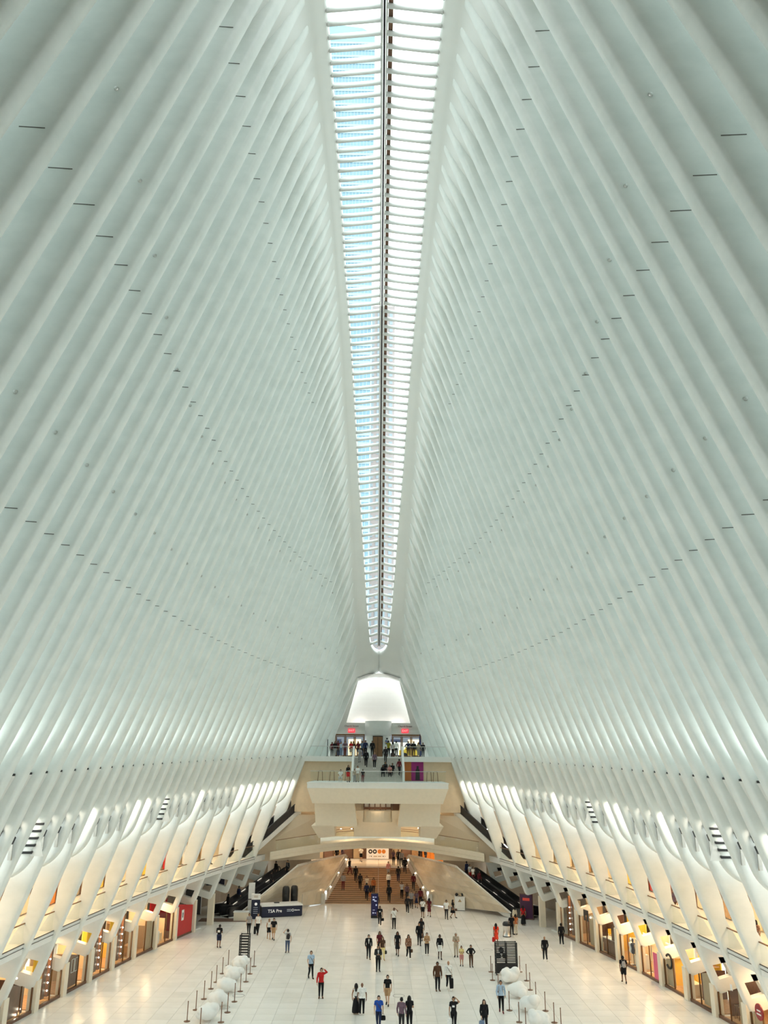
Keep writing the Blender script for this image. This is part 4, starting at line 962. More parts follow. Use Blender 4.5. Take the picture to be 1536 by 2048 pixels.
# navy enrolment desk
kA, kB = Vector((-11.366, 88.354, 0.0)), Vector((-7.482, 89.604, 0.0)); ku = (kB - kA); kl = ku.length; ku.normalize(); kang = math.atan2(ku.y, ku.x)
desk = empty('enrolment_desk', kA.lerp(kB, 0.5), kang, label='long navy enrolment desk with a white top and white lettering', category='desk')
MB().box(-kl / 2, kl / 2, 0, 1.1, 0.06, 1.0).build('body', M_NAVY, desk)
MB().prism([(-kl / 2 - 0.05, -0.06, 1.0), (kl / 2 + 0.05, -0.06, 0.98), (kl / 2 + 0.05, -0.06, 1.08), (kl / 2 - 0.3, -0.06, 1.2), (-kl / 2 + 0.1, -0.06, 1.2), (-kl / 2 - 0.05, -0.06, 1.08)], (0, 1.3, 0)).build('top', M_WHITEG, desk)
MB().box(-kl / 2 + 0.05, kl / 2 - 0.05, 0.05, 1.05, 0, 0.06).build('plinth', M_BLACK, desk)
text('TSA Pre', 0.42, M_LETW, desk, (-kl * 0.18, -0.015, 0.56))
q = MB()
for dz in (0.08, -0.06): q.box(0.48, 0.92, -0.02, 0.0, 0.54 + dz, 0.60 + dz)
q.build('printed_line', mat('pale_blue_print', (0.45, 0.5, 0.6), 0.5), desk)
q = MB().ringed(0.085, 0.12, -0.01, 0.01, 16).build('printed_ring', M_LETW, desk, loc=(1.08, -0.015, 0.58)); q.rotation_euler = (PI / 2, 0, 0)
text('Idemia', 0.2, M_LETW, desk, (1.52, -0.015, 0.58))
MB().box(-0.7, -0.2, 0.5, 0.9, 1.2, 1.26).build('laptop', M_BLACK, None, loc=desk.location, rotz=kang, label='closed black laptop on the navy desk', category='laptop')
# totems beside it
t1 = empty('navy_totem', (-11.926, 87.790, 0.0), 0.12, label='navy upright sign with a white head beside the desk', category='sign')
MB().box(-0.42, 0.42, -0.1, 0.1, 0.0, 1.75).build('panel', M_NAVY, t1); MB().box(-0.43, 0.43, -0.11, 0.11, 1.75, 2.25).build('head', M_WHITEG, t1)
q = MB().lathe([(0.02, -0.01), (0.13, -0.01), (0.13, 0.01), (0.02, 0.01)], n=16).build('round_seal', M_LETW, t1, loc=(0.02, -0.12, 1.35)); q.rotation_euler = (PI / 2, 0, 0)
for k in range(4): MB().box(-0.22, 0.22, -0.115, -0.1, 1.02 - 0.17 * k, 1.06 - 0.17 * k).build('printed_line', mat('pale_blue_print', (0.45, 0.5, 0.6), 0.5), t1)
for z in (1.95, 2.06): MB().box(-0.2, 0.2, -0.125, -0.11, z, z + 0.04).build('printed_line', M_TAUPE, t1)
t2 = empty('pale_totem', (-12.479, 88.865, 0.0), 0.1, label='tall slim cream pillar sign behind the navy upright sign', category='sign')
MB().box(-0.36, 0.26, -0.25, 0.25, 0.0, 3.1).build('column', M_WHITEG, t2); MB().box(-0.37, 0.27, -0.27, -0.24, 1.6, 1.68).build('dark_mark', M_INK, t2)
pt = empty('planter_box', (-13.354, 86.938, 0.0), 0.0, label='low cream box at the foot of the left lower escalators', category='box')
MB().box(-0.5, 0.9, -0.3, 0.4, 0, 0.75).build('body', M_WARM_WHITE, pt); MB().box(-0.55, 0.95, -0.35, 0.45, 0.75, 0.82).build('top', M_WHITEG, pt)
# two black upright speakers behind the desk
for k, (x, y) in enumerate(((-8.55, 91.9), (-9.35, 91.3))):
    s_ = empty('black_column_bin', (x, y, 0), label='black upright column with rounded top behind the desk, the one %s' % ('nearer the stair' if k == 0 else 'nearer the escalators'), category='column', group='black columns behind the desk')
    MB().lathe([(0.30, 0.9), (0.36, 1.0), (0.38, 1.6), (0.38, 2.1), (0.34, 2.4), (0.22, 2.5)], n=18).build('shell', M_BLACK, s_, True)
    MB().lathe([(0.28, 0.0), (0.28, 0.9)], n=14).build('base', M_BLACK, s_); MB().box(-0.12, 0.12, -0.40, -0.36, 1.55, 1.75).build('label_plate', M_DARK, s_)
MB().lathe([(0.02, 0), (0.03, 0.02), (0.03, 1.6), (0.02, 1.62)], n=8).build('thin_pole', M_STEEL, None, loc=(-7.75, 92.4, 0), label='thin grey pole leaning by the left marble cheek', category='pole')
# blue and black boards in the recess behind the left escalators
for nm, c, sz, m_, lb in (('blue_board', (-17.0, 93.2, 2.3), (0.95, 1.5), M_NAVY, 'deep blue board on the wall behind the left lower escalators'), ('black_cabinet', (-18.6, 90.2, 0.0), (0.8, 3.2), M_BLACK, 'tall black cabinet in the recess beside the left lower escalators')):
    e = empty(nm, c, label=lb, category='board' if 'board' in nm else 'cabinet')
    MB().box(-sz[0], sz[0], -0.06, 0.06, 0, sz[1]).build('panel', m_, e); MB().box(-sz[0] - 0.04, sz[0] + 0.04, -0.04, 0.1, -0.04 if 'board' in nm else 0, sz[1] + 0.04).build('frame', M_STEEL, e)
# purple screen on the right
ps = empty('purple_screen', (14.885, 88.469, 0.0), -0.45, label='dark purple poster screen beyond the first right pillar', category='screen')
MB().box(-0.62, 0.62, -0.05, 0.05, 0.1, 2.25).build('panel', M_PURPLE, ps); MB().box(-0.67, 0.67, -0.02, 0.08, 0.0, 2.32).build('frame', M_BROWN, ps)
MB().box(-0.35, 0.35, -0.07, -0.05, 1.7, 1.95).build('red_title_bar', mat('dull_red', (0.35, 0.03, 0.02), emit=0.4), ps)
# digital screen in front of the stair
dg = empty('digital_totem', (-0.213, 88.753, 0.0), 0.0, label='slim dark blue digital screen standing at the stair foot', category='screen')
MB().box(-0.36, 0.36, -0.12, 0.12, 0, 2.25).build('case', M_BLACK, dg)
sc = MB().box(-0.32, 0.32, -0.14, -0.12, 0.25, 2.2).build('display', mat('screen_blue', (0.008, 0.007, 0.04), 0.2, emit=0.35), dg)
for x0, x1, z0, z1 in ((-0.2, -0.05, 1.86, 1.96), (0.02, 0.18, 1.88, 1.94), (-0.2, 0.0, 1.62, 1.74), (-0.05, 0.2, 1.52, 1.6), (0.1, 0.22, 1.12, 1.26), (-0.18, 0.02, 0.72, 0.76), (-0.2, -0.08, 0.42, 0.54), (0.0, 0.14, 0.45, 0.5)): MB().box(x0, x1, -0.15, -0.14, z0, z1).build('bright_mark', mat('screen_white', (0.45, 0.48, 0.65), emit=0.4), sc)
# white cabinet with things on top, trash can
wc = empty('white_cabinet', (8.699, 93.126, 0.0), -0.05, label='white cabinet with a printed triangle, by the right marble cheek', category='cabinet')
MB().box(-0.52, 0.52, 0, 0.7, 0.05, 1.3).build('body', M_WHITEG, wc); MB().box(-0.56, 0.56, -0.03, 0.73, 1.3, 1.36).build('top', M_WHITEG, wc); MB().box(-0.48, 0.48, 0.03, 0.67, 0, 0.05).build('plinth', M_BLACK, wc)
MB().prism([(-0.2, -0.01, 0.85), (0.2, -0.01, 0.85), (0, -0.01, 1.15)], (0, 0.01, 0)).build('printed_triangle', M_TAUPE, wc)
for k, x in enumerate((-0.3, 0.05, 0.32)): MB().ball((0, 0, 0.16), (0.17, 0.16, 0.16), 10, 7).build('folded_bag', M_BLACK if k != 1 else M_TAUPE, None, True, loc=Vector(wc.location) + Vector((x, 0.35, 1.36)), label=['black bundle on the white cabinet, nearest the stair', 'taupe bundle between two black ones on the white cabinet', 'black bundle on the white cabinet, nearest the escalator'][k], category='bag')
MB().ball((0, 0, 0.12), (0.14, 0.12, 0.12), 10, 7).build('dark_bag', M_DWOOD, None, True, loc=(8.280, 93.110, 0.0), label='small dark bag on the floor beside the white cabinet', category='bag')
tc_ = empty('trash_can', (11.622, 80.041, 0.0), label='round steel trash can with a black bag over its rim', category='bin')
MB().lathe([(0.36, 0.0), (0.36, 0.03), (0.33, 0.05), (0.33, 0.95), (0.35, 0.97)], n=20).build('body', M_STEEL, tc_, True); MB().lathe([(0.36, 0.88), (0.37, 0.98), (0.37, 1.05), (0.28, 1.18), (0.1, 1.22)], n=14).build('black_bag', M_BLACK, tc_, True); MB().ringed(0.34, 0.37, 0, 0.06, 20).build('base_ring', M_BLACK, tc_)

# black racks
def rack(name, loc, W, D, Hh, bays, rungs, lab, panel, rz=0.0):
    r = empty(name, loc, rz, label=lab, category='rack')
    xs = [(-W / 2 + W * k / bays) for k in range(bays + 1)]
    for x in xs:
        for y in (0, D): MB().box(x - 0.035, x + 0.035, y - 0.035, y + 0.035, 0.12, Hh).build('upright', M_BLACK, r)
        for k in range(rungs): z = 0.35 + (Hh - 0.4) * k / (rungs - 1); MB().bar((x, 0, z), (x, D, z + (0.12 if k < rungs - 1 else 0)), 0.03, 0.04).build('side_rung', M_BLACK, r)
    for k in range(rungs):
        z = 0.35 + (Hh - 0.4) * k / (rungs - 1)
        for b in range(bays):
            MB().box(xs[b], xs[b + 1], -0.025, 0.025, z - 0.035, z + 0.035).build('shelf_bar', M_BLACK, r); MB().box(xs[b], xs[b + 1], D - 0.025, D + 0.025, z - 0.03, z + 0.03).build('shelf_bar', M_BLACK, r)
    for x in xs[::bays]:
        for y in (0, D): MB().ball((x, y, 0.06), (0.06, 0.06, 0.06), 8, 6).build('caster', M_DARK, r)
    if panel:
        pts = [(-W / 2, -0.05, 0.15), (-0.55, -0.05, 0.15)] + [(-0.55 * math.cos(a), -0.05, 0.15 + 0.28 * math.sin(a)) for a in np.linspace(0.2, PI - 0.2, 9)] + [(0.55, -0.05, 0.15), (W / 2, -0.05, 0.15), (W / 2, -0.05, 0.75), (-W / 2, -0.05, 0.75)]
        MB().prism(pts, (0, 0.04, 0)).build('arched_panel', M_BLACK, r)
        for x, z in ((-0.58, 1.25), (-0.36, 1.62), (-0.12, 1.25)):
            q = MB().lathe([(0.05, -0.1), (0.19, -0.1), (0.19, 0.1), (0.05, 0.1)], n=16).build('cable_reel', M_BLACK, r, loc=(x, 0.15, z)); q.rotation_euler = (PI / 2, 0, 0)
    return r
rack('black_rack', (-10.309, 70.343, 0.0), 0.68, 0.75, 1.75, 1, 8, 'narrow black ladder rack behind the left row of white clouds', False, 0.0)
rack('black_rack', (9.502, 65.990, 0.0), 1.52, 0.55, 2.15, 2, 9, 'wide two-bay black rack with an arched panel behind the right row of white clouds', True)

# white cloud lumps
M_CLOUD = mat('cloud_white', (0.84, 0.835, 0.81), 0.6, var=0.015)
def voxel(mb, name, size, smooth=4):
    me = mb.mesh(name); o = bpy.data.objects.new('tmp', me); COL.objects.link(o)
    m = o.modifiers.new('r', 'REMESH'); m.mode = 'VOXEL'; m.voxel_size = size; m.use_smooth_shade = True
    s = o.modifiers.new('s', 'SMOOTH'); s.iterations = smooth; s.factor = 0.5
    bpy.context.view_layer.update()
    r = bpy.data.meshes.new_from_object(o.evaluated_get(bpy.context.evaluated_depsgraph_get())); r.name = name
    bpy.data.objects.remove(o); bpy.data.meshes.remove(me); return r
def cloud(loc, s, seed, lab, grp):
    rd = random.Random(seed); mb = MB()
    mb.ball((0, 0, 0.42), (0.55, 0.50, 0.38), 16, 10)
    for k in range(9):
        a = rd.uniform(0, 2 * PI); r = rd.uniform(0.22, 0.46); z = rd.uniform(0.3, 0.66); q = rd.uniform(0.2, 0.32)
        mb.ball((r * math.cos(a), r * math.sin(a), z), (q, q, q * 0.9), 12, 8)
    me = voxel(mb, 'cloud_sculpture', 0.045, 3); me.materials.append(M_CLOUD)
    o = put('cloud_sculpture', me, None, loc, label=lab, category='sculpture', group=grp); o.scale = (s, s, s)
for k, p in enumerate([(-10.090, 67.448, 0.0), (-10.036, 64.095, 0.0), (-9.998, 60.957, 0.0), (-9.860, 57.582, 0.0), (-9.963, 54.682, 0.0)]):
    cloud(p, 1.1, 10 + k, 'white lumpy cloud, %s from the narrow black rack in the left row' % ORD[k], 'white clouds in the left row')
for k, p in enumerate([(9.407, 63.872, 0.0), (9.287, 60.166, 0.0), (9.461, 56.901, 0.0), (9.492, 53.807, 0.0)]):
    cloud(p, 1.1, 30 + k, 'white lumpy cloud, %s from the wide black rack in the right row' % ORD[k], 'white clouds in the right row')
# stanchions
M_POST = mat('bronze_post', (0.20, 0.10, 0.055), 0.35, 0.6)
st_me = None
def stanchion(loc, lab, grp):
    e = empty('stanchion', loc, label=lab, category='stanchion', group=grp)
    MB().lathe([(0.19, 0), (0.19, 0.025), (0.05, 0.045)], n=16).build('base', M_POST, e); MB().lathe([(0.026, 0.04), (0.026, 1.0), (0.03, 1.0), (0.03, 1.06), (0.02, 1.07)], n=8).build('post', M_POST, e)
for k, p in enumerate([(-11.145, 68.454, 0.0), (-11.132, 66.006, 0.0), (-11.118, 63.576, 0.0), (-11.141, 61.824, 0.0), (-11.103, 59.320, 0.0), (-11.101, 56.908, 0.0), (-11.118, 54.562, 0.0)]): stanchion(p, 'bronze stanchion on the shop side of the left clouds, %s from the rack' % ORD[k], 'stanchions on the shop side of the left clouds')
for k, p in enumerate([(-9.179, 68.252, 0.0), (-9.127, 65.968, 0.0), (-9.081, 63.747, 0.0), (-9.065, 61.239, 0.0), (-9.036, 58.764, 0.0), (-9.071, 56.421, 0.0), (-9.093, 54.426, 0.0), (-10.057, 53.162, 0.0)]): stanchion(p, 'bronze stanchion on the open floor side of the left clouds, %s from the rack' % ORD[k], 'stanchions on the floor side of the left clouds')
for k, p in enumerate([(8.459, 67.004, 0.0), (8.246, 64.561, 0.0), (8.228, 61.491, 0.0), (8.302, 57.198, 0.0), (8.509, 54.785, 0.0), (8.700, 53.605, 0.0)]): stanchion(p, 'bronze stanchion on the open floor side of the right clouds, %s from the rack' % ORD[k], 'stanchions on the floor side of the right clouds')
for k, p in enumerate([(10.608, 67.073, 0.0), (10.649, 64.507, 0.0), (10.459, 62.049, 0.0), (10.393, 59.528, 0.0), (10.528, 57.136, 0.0), (10.584, 54.737, 0.0), (10.757, 53.644, 0.0)]): stanchion(p, 'bronze stanchion on the shop side of the right clouds, %s from the rack' % ORD[k], 'stanchions on the shop side of the right clouds')

# ------------------------------------------------------------------ buildings above the skylight
M_TOWER = mat('tower_glass', (0.16, 0.27, 0.34), 0.25, var=0.1, scale=0.05); M_TOWERB = mat('tower_band', (0.24, 0.34, 0.39), 0.4, var=0.1, scale=0.1); M_TOWERM = mat('tower_mullion', (0.27, 0.35, 0.39), 0.4)
tw = empty('glass_tower', (-34.5, 300, 0), label='tall blue glass tower seen through the left half of the skylight', category='tower')
HT = 352
MB().box(-30, 30, 0, 50, 0, HT - 6).prism([(-30, 0, HT - 6.2), (30, 0, HT - 6.2), (24, 0, HT - 2), (-10, 0, HT + 3), (-30, 0, HT)], (0, 50, 0)).build('body', M_TOWER, tw)
b = MB()
for k in range(1, 86): b.box(-30.05, 30.05, -0.35, 0, k * 4.0, k * 4.0 + 1.1)
b.build('floor_bands', M_TOWERB, tw, kind='stuff')
b = MB()
for k in range(41): b.box(-30 + k * 1.5 - 0.09, -30 + k * 1.5 + 0.09, -0.5, 0, 2, HT - 12)
b.build('mullions', M_TOWERM, tw, kind='stuff')
t3 = empty('pink_stone_tower', (-3.0, 360, 0), label='pinkish stone tower behind the blue glass tower', category='tower')
MB().box(-15, 9.5, 0, 30, 0, 236).build('body', mat('pink_stone', (0.36, 0.29, 0.275), 0.6, var=0.06, scale=0.1), t3)
b = MB()
for k in range(56):
    for j in range(8): b.box(-14.2 + j * 3.0, -12.6 + j * 3.0, -0.2, 0, 4 + k * 4.1, 6.4 + k * 4.1)
b.build('windows', mat('pale_pane', (0.29, 0.33, 0.36), 0.3), t3, kind='stuff')
t4 = empty('low_blue_block', (11, 300, 0), label='low blue office block seen through the far end of the skylight', category='building')
MB().box(-6, 9, 0, 20, 0, 72).build('body', M_TOWER, t4)
b = MB()
for k in range(17): b.box(-6.1, 9.1, -0.3, 0, k * 4.1 + 3, k * 4.1 + 4.1)
b.build('floor_bands', M_TOWERB, t4, kind='stuff')

# ------------------------------------------------------------------ people: one continuous body each, with clothing and hair on it
def skel(pose, fem):
    sw, hw = (0.165, 0.095) if fem else (0.185, 0.09)
    J = dict(pel=(0, 0, 0.95), wst=(0, -0.005, 1.10), chs=(0, 0.0, 1.30), nkb=(0, 0.01, 1.465), hd=(0, -0.015, 1.63))
    for s, n in ((1, 'l'), (-1, 'r')):
        J['sh' + n] = (s * sw, 0.01, 1.42); J['hp' + n] = (s * hw, 0, 0.91)
        J['kn' + n] = (s * 0.10, -0.02, 0.50); J['an' + n] = (s * 0.10, 0.02, 0.085); J['to' + n] = (s * 0.125, -0.15, 0.035)
        J['el' + n] = (s * (sw + 0.075), 0.03, 1.14); J['wr' + n] = (s * (sw + 0.085), -0.04, 0.89); J['ha' + n] = (s * (sw + 0.07), -0.07, 0.80)
    if pose in ('walk', 'carry', 'lift'):
        J['knl'] = (0.09, -0.15, 0.52); J['anl'] = (0.085, -0.24, 0.10); J['tol'] = (0.10, -0.40, 0.06)
        J['knr'] = (-0.09, -0.01, 0.50); J['anr'] = (-0.085, 0.25, 0.15); J['tor'] = (-0.10, 0.12, 0.03)
        J['ell'] = (sw + 0.07, 0.11, 1.15); J['wrl'] = (sw + 0.07, 0.13, 0.90); J['hal'] = (sw + 0.06, 0.12, 0.81)
        if pose == 'walk': J['elr'] = (-sw - 0.07, -0.02, 1.14); J['wrr'] = (-sw - 0.05, -0.17, 0.93); J['har'] = (-sw - 0.04, -0.22, 0.85)
    if pose == 'phone':
        for s, n in ((1, 'l'), (-1, 'r')): J['el' + n] = (s * (sw + 0.06), 0.0, 1.15); J['wr' + n] = (s * 0.08, -0.24, 1.14); J['ha' + n] = (s * 0.03, -0.30, 1.19)
        J['hd'] = (0, -0.05, 1.62)
    if pose in ('headhand', 'lift'):
        J['ell'] = (sw + 0.17, -0.05, 1.50); J['wrl'] = (0.17, -0.10, 1.68); J['hal'] = (0.10, -0.08, 1.72)
    if pose == 'hips':
        for s, n in ((1, 'l'), (-1, 'r')): J['el' + n] = (s * (sw + 0.19), 0.10, 1.17); J['wr' + n] = (s * (hw + 0.10), -0.06, 1.03); J['ha' + n] = (s * (hw + 0.04), -0.13, 1.02)
    if pose == 'sit':
        for k in J: J[k] = (J[k][0], J[k][1], J[k][2] - 0.46)
        for s, n in ((1, 'l'), (-1, 'r')):
            J['hp' + n] = (s * hw, -0.02, 0.46); J['kn' + n] = (s * 0.14, -0.44, 0.50); J['an' + n] = (s * 0.14, -0.42, 0.085); J['to' + n] = (s * 0.15, -0.58, 0.035)
            J['el' + n] = (s * (sw + 0.06), -0.12, 0.72); J['wr' + n] = (s * 0.12, -0.36, 0.60); J['ha' + n] = (s * 0.08, -0.43, 0.59)
    return J
def bones(J, fem):
    B = [('pelvis', J['pel'], J['wst'], 0.128 if fem else 0.12, 0.105 if fem else 0.118, 0.72), ('torso', J['wst'], J['chs'], 0.11 if fem else 0.12, 0.128 if fem else 0.14, 0.74), ('chest', J['chs'], (0, 0.01, J['nkb'][2] - 0.05), 0.128 if fem else 0.145, 0.095 if fem else 0.11, 0.76),
         ('neck', J['nkb'], J['hd'], 0.05 if fem else 0.056, 0.05 if fem else 0.055, 1)]
    for n in 'lr':
        B += [('yoke', (J['sh' + n][0] * 0.3, 0.01, J['sh' + n][2] + 0.02), J['sh' + n], 0.07, 0.060, 1), ('uarm', J['sh' + n], J['el' + n], 0.054, 0.040, 1), ('farm', J['el' + n], J['wr' + n], 0.041, 0.027, 1), ('hand', J['wr' + n], J['ha' + n], 0.028, 0.034, 1),
              ('thigh', J['hp' + n], J['kn' + n], 0.092 if fem else 0.088, 0.058, 1), ('shin', J['kn' + n], J['an' + n], 0.058, 0.036, 1), ('foot', J['an' + n], J['to' + n], 0.040, 0.036, 1)]
    return B
def capsule(mb, a, b, ra, rb, sq=1.0):
    a, b = Vector(a), Vector(b); d = b - a; L = max(d.length, 1e-4); d.normalize()
    ref = Vector((0, 1, 0)) if abs(d.y) < 0.9 else Vector((0, 0, 1)); u = ref.cross(d).normalized(); v = d.cross(u); n = 12; rings = []
    for t, k in ((-1, 0.25), (-0.8, 0.62), (-0.45, 0.9)): rings.append((a + d * ra * t, ra * k))
    for t in (0, 0.25, 0.5, 0.75, 1): rings.append((a + d * L * t, lerp(ra, rb, t)))
    for t, k in ((0.45, 0.9), (0.8, 0.62), (1, 0.25)): rings.append((b + d * rb * t, rb * k))
    mb.loft([[tuple(c + r * (math.cos(2 * PI * i / n) * u * (1.18 if sq < 1 else 1) + math.sin(2 * PI * i / n) * v * sq)) for i in range(n)] for c, r in rings], True, True)
def classify(p, B, hd):
    best, bt, bn = 9, 0, 'head'
    for nm, a, b, ra, rb, sq in B:
        a, b = Vector(a), Vector(b); d = b - a; t = max(0, min(1, (p - a).dot(d) / d.length_squared)); q = (p - (a + d * t)).length - lerp(ra, rb, t)
        if q < best: best, bt, bn = q, t, nm
    q = ((p - hd) * 1.0).length - 0.10
    if q < best + 0.01 and p.z > hd.z - 0.13: return 'head', 0
    return bn, bt
BODY = {}
def body(pose, fem):
    key = (pose, fem)
    if key in BODY: return BODY[key]
    J = skel(pose, fem); B = bones(J, fem); mb = MB()
    for nm, a, b, ra, rb, sq in B: capsule(mb, a, b, ra, rb, sq)
    hx, hy, hz = J['hd']; hd = Vector(J['hd'])
    mb.ball((hx, hy + 0.012, hz + 0.02), (0.074, 0.092, 0.098), 14, 10); mb.ball((hx, hy - 0.02, hz - 0.045), (0.056, 0.066, 0.07), 12, 8)      # skull and jaw
    mb.ball((hx, hy - 0.093, hz - 0.012), (0.013, 0.02, 0.026), 8, 6)                                                                        # nose
    for s in (-1, 1): mb.ball((hx + s * 0.077, hy + 0.01, hz - 0.01), (0.014, 0.022, 0.032), 8, 6)                                           # ears
    if fem:
        for s in (-1, 1): mb.ball((s * 0.065, -0.085, J['chs'][2] + 0.01), (0.062, 0.055, 0.06), 10, 8)
    for s, n in ((1, 'l'), (-1, 'r')):
        mb.ball((J['hp' + n][0] * 0.9, 0.045, J['hp' + n][2] + 0.02), (0.085, 0.085, 0.09), 10, 8)
    me = voxel(mb, 'person', 0.0155, 3)
    P = [v.co.copy() for v in me.vertices]; N = [v.normal.copy() for v in me.vertices]
    F = [tuple(p.vertices) for p in me.polygons]; tag = []
    Ba = B
    for v in P: tag.append(classify(v, Ba, hd))
    # hands: four fingers and a thumb, rooted in the palm
    fb = MB()
    for s, n in ((1, 'l'), (-1, 'r')):
        w, h = Vector(J['wr' + n]), Vector(J['ha' + n]); d = (h - w).normalized(); side = Vector((0, 1, 0)) - d * d.y; side.normalize(); pal = d.cross(side) * (1 if s > 0 else -1)
        tip = h + d * 0.02
        for k, (ln, off) in enumerate(((0.062, -0.026), (0.072, -0.009), (0.067, 0.009), (0.052, 0.025))):
            r0 = tip + side * off; fb.tube([r0 - d * 0.02, r0 + d * ln * 0.5 + pal * 0.004 * 1, r0 + d * ln * 0.9 - pal * 0.012, r0 + d * ln - pal * 0.03], [0.0095, 0.009, 0.008, 0.006], 6)
        t0 = w.lerp(h, 0.35); fb.tube([t0, t0 - side * 0.045 + d * 0.02, t0 - side * 0.058 + d * 0.055 - pal * 0.01], [0.012, 0.0105, 0.008], 6)
    base = MB(); base.add(P, F); base.add(fb.v, fb.f)
    zoff = J['pel'][2] - 0.95
    BODY[key] = dict(me=base.mesh('person', True), P=P, N=N, F=F, tag=tag, J=J, zo=zoff, hd=hd)
    return BODY[key]
SHELL = {}
def shell(pose, fem, part):
    key = (pose, fem, part)
    if key in SHELL: return SHELL[key]
    b = body(pose, fem); P, N, F, tag, zo, hd = b['P'], b['N'], b['F'], b['tag'], b['zo'], b['hd']
    def ok(i):
        nm, t = tag[i]; z = P[i].z - zo
        tor = nm in ('pelvis', 'torso', 'chest', 'yoke')
        if part in ('tee', 'long', 'jacket', 'tank', 'dress'):
            lo = {'jacket': 0.86, 'long': 0.92, 'tee': 0.93, 'tank': 0.95, 'dress': 0.90}[part]
            if nm == 'neck': return z < 1.50 and part != 'tank'
            if tor or nm == 'thigh': return z > lo and (part != 'tank' or (z < 1.46 and abs(P[i].x) < 0.2))
            if nm == 'uarm': return part != 'tank' and (part in ('long', 'jacket') or t < 0.62)
            if nm == 'farm': return part in ('long', 'jacket') and t < 0.97
            return False
        if part == 'trousers': return (nm in ('pelvis', 'thigh') and z < 1.02) or (nm == 'torso' and z < 1.0) or (nm == 'shin' and t < 0.93)
        if part == 'shorts': return (nm in ('pelvis', 'torso') and z < 1.02) or (nm == 'thigh' and t < 0.86)
        if part in ('shoe_l', 'shoe_r'): return (nm == 'foot' or (nm == 'shin' and t > 0.95)) and (P[i].x > 0) == (part == 'shoe_l')
        if part == 'hair':
            if nm != 'head': return False
            q = P[i] - hd; return q.z > 0.062 or (q.y > 0.005 and q.z > -0.075) or (q.y > -0.03 and q.z > 0.035)
        if part == 'cap':
            q = P[i] - hd; return nm == 'head' and q.z > 0.05
        return False
    th = dict(jacket=0.024, long=0.016, tee=0.018, tank=0.012, dress=0.016, trousers=0.014, shorts=0.028, shoe_l=0.010, shoe_r=0.010, hair=0.022, cap=0.018)[part]
    keep = [f for f in F if all(ok(i) for i in f)]
    idx = {}; mb = MB(); vs = []; fs = []
    for f in keep:
        g = []
        for i in f:
            if i not in idx: idx[i] = len(vs); vs.append(P[i] + N[i] * th)
            g.append(idx[i])
        fs.append(tuple(g))
    # turned-in hem so that openings have an edge
    edge = {}
    for f in fs:
        for a, c in zip(f, f[1:] + f[:1]):
            k = (min(a, c), max(a, c)); edge[k] = None if k in edge else (a, c)
    inv = {j: i for i, j in idx.items()}; back = {}
    for e in [e for e in edge.values() if e]:
        for j in e:
            if j not in back: back[j] = len(vs); vs.append(P[inv[j]] - N[inv[j]] * 0.004)
        fs.append((e[1], e[0], back[e[0]], back[e[1]]))
    mb.add(vs, fs)
    if part == 'cap': mb.prism([(hd.x - 0.06, hd.y - 0.08, hd.z + 0.055), (hd.x + 0.06, hd.y - 0.08, hd.z + 0.055), (hd.x + 0.045, hd.y - 0.17, hd.z + 0.045), (hd.x - 0.045, hd.y - 0.17, hd.z + 0.045)], (0, 0, 0.012))
    SHELL[key] = mb.mesh({'tee': 'shirt', 'long': 'shirt', 'tank': 'top', 'cap': 'hat', 'dress': 'dress_top'}.get(part, part), True); return SHELL[key]
def skirt_mesh(pose, fem, lo, wide, top=1.0):
    key = ('skirt', pose, fem, lo, wide)
    if key in SHELL: return SHELL[key]
    zo = body(pose, fem)['zo']; mb = MB(); rings = []
    if pose == 'sit': lo = max(lo, 0.85)
    spread = 0.10 if pose in ('walk', 'carry', 'lift') and lo < 0.6 else 0.03
    for k in range(9):
        t = k / 8; z = lerp(top + 0.04, lo, t); rx = lerp(0.135, 0.17 + 0.10 * wide, min(1, t * 1.25)); ry = lerp(0.11, 0.15 + 0.09 * wide + spread, min(1, t * 1.2))
        rings.append([(rx * math.cos(a) * (1 + 0.03 * t * math.cos(7 * a)), ry * math.sin(a) * (1 + 0.03 * t * math.sin(6 * a)) + 0.01, z + zo) for a in [2 * PI * i / 22 for i in range(22)]])
    rings.append([(x * 0.95, y * 0.95, z + 0.01) for x, y, z in rings[-1]]); rings.append([(x * 0.7, y * 0.7, z + 0.1) for x, y, z in rings[-1]])
    mb.loft(rings, True, False); SHELL[key] = mb.mesh('skirt', True); return SHELL[key]
def longhair(pose, fem, kind):
    key = ('lh', pose, fem, kind)
    if key in SHELL: return SHELL[key]
    h = body(pose, fem)['hd']; mb = MB()
    if kind == 'bun': mb.ball((h.x, h.y + 0.07, h.z + 0.10), (0.05, 0.05, 0.05), 12, 8)
    else:
        L = 0.30 if kind == 'long' else 0.16; rr = []
        for k in range(8):
            t = k / 7; z = h.z + 0.07 - (L + 0.10) * t; w = lerp(0.088, 0.10, t) * (1 - 0.45 * t ** 3); y = h.y + 0.045 + 0.055 * t
            rr.append([(h.x + w * math.cos(a), y + (0.06 if t < 0.4 else 0.042) * math.sin(a), z) for a in [2 * PI * i / 14 for i in range(14)]])
        mb.loft(rr, True, True)
        for s in (-1, 1): mb.tube([(h.x + s * 0.07, h.y - 0.0, h.z + 0.06), (h.x + s * 0.092, h.y - 0.01, h.z - 0.06), (h.x + s * 0.088, h.y - 0.02, h.z - 0.10 - L * 0.5)], [0.03, 0.034, 0.02], 8)
    SHELL[key] = mb.mesh('long_hair', True); return SHELL[key]
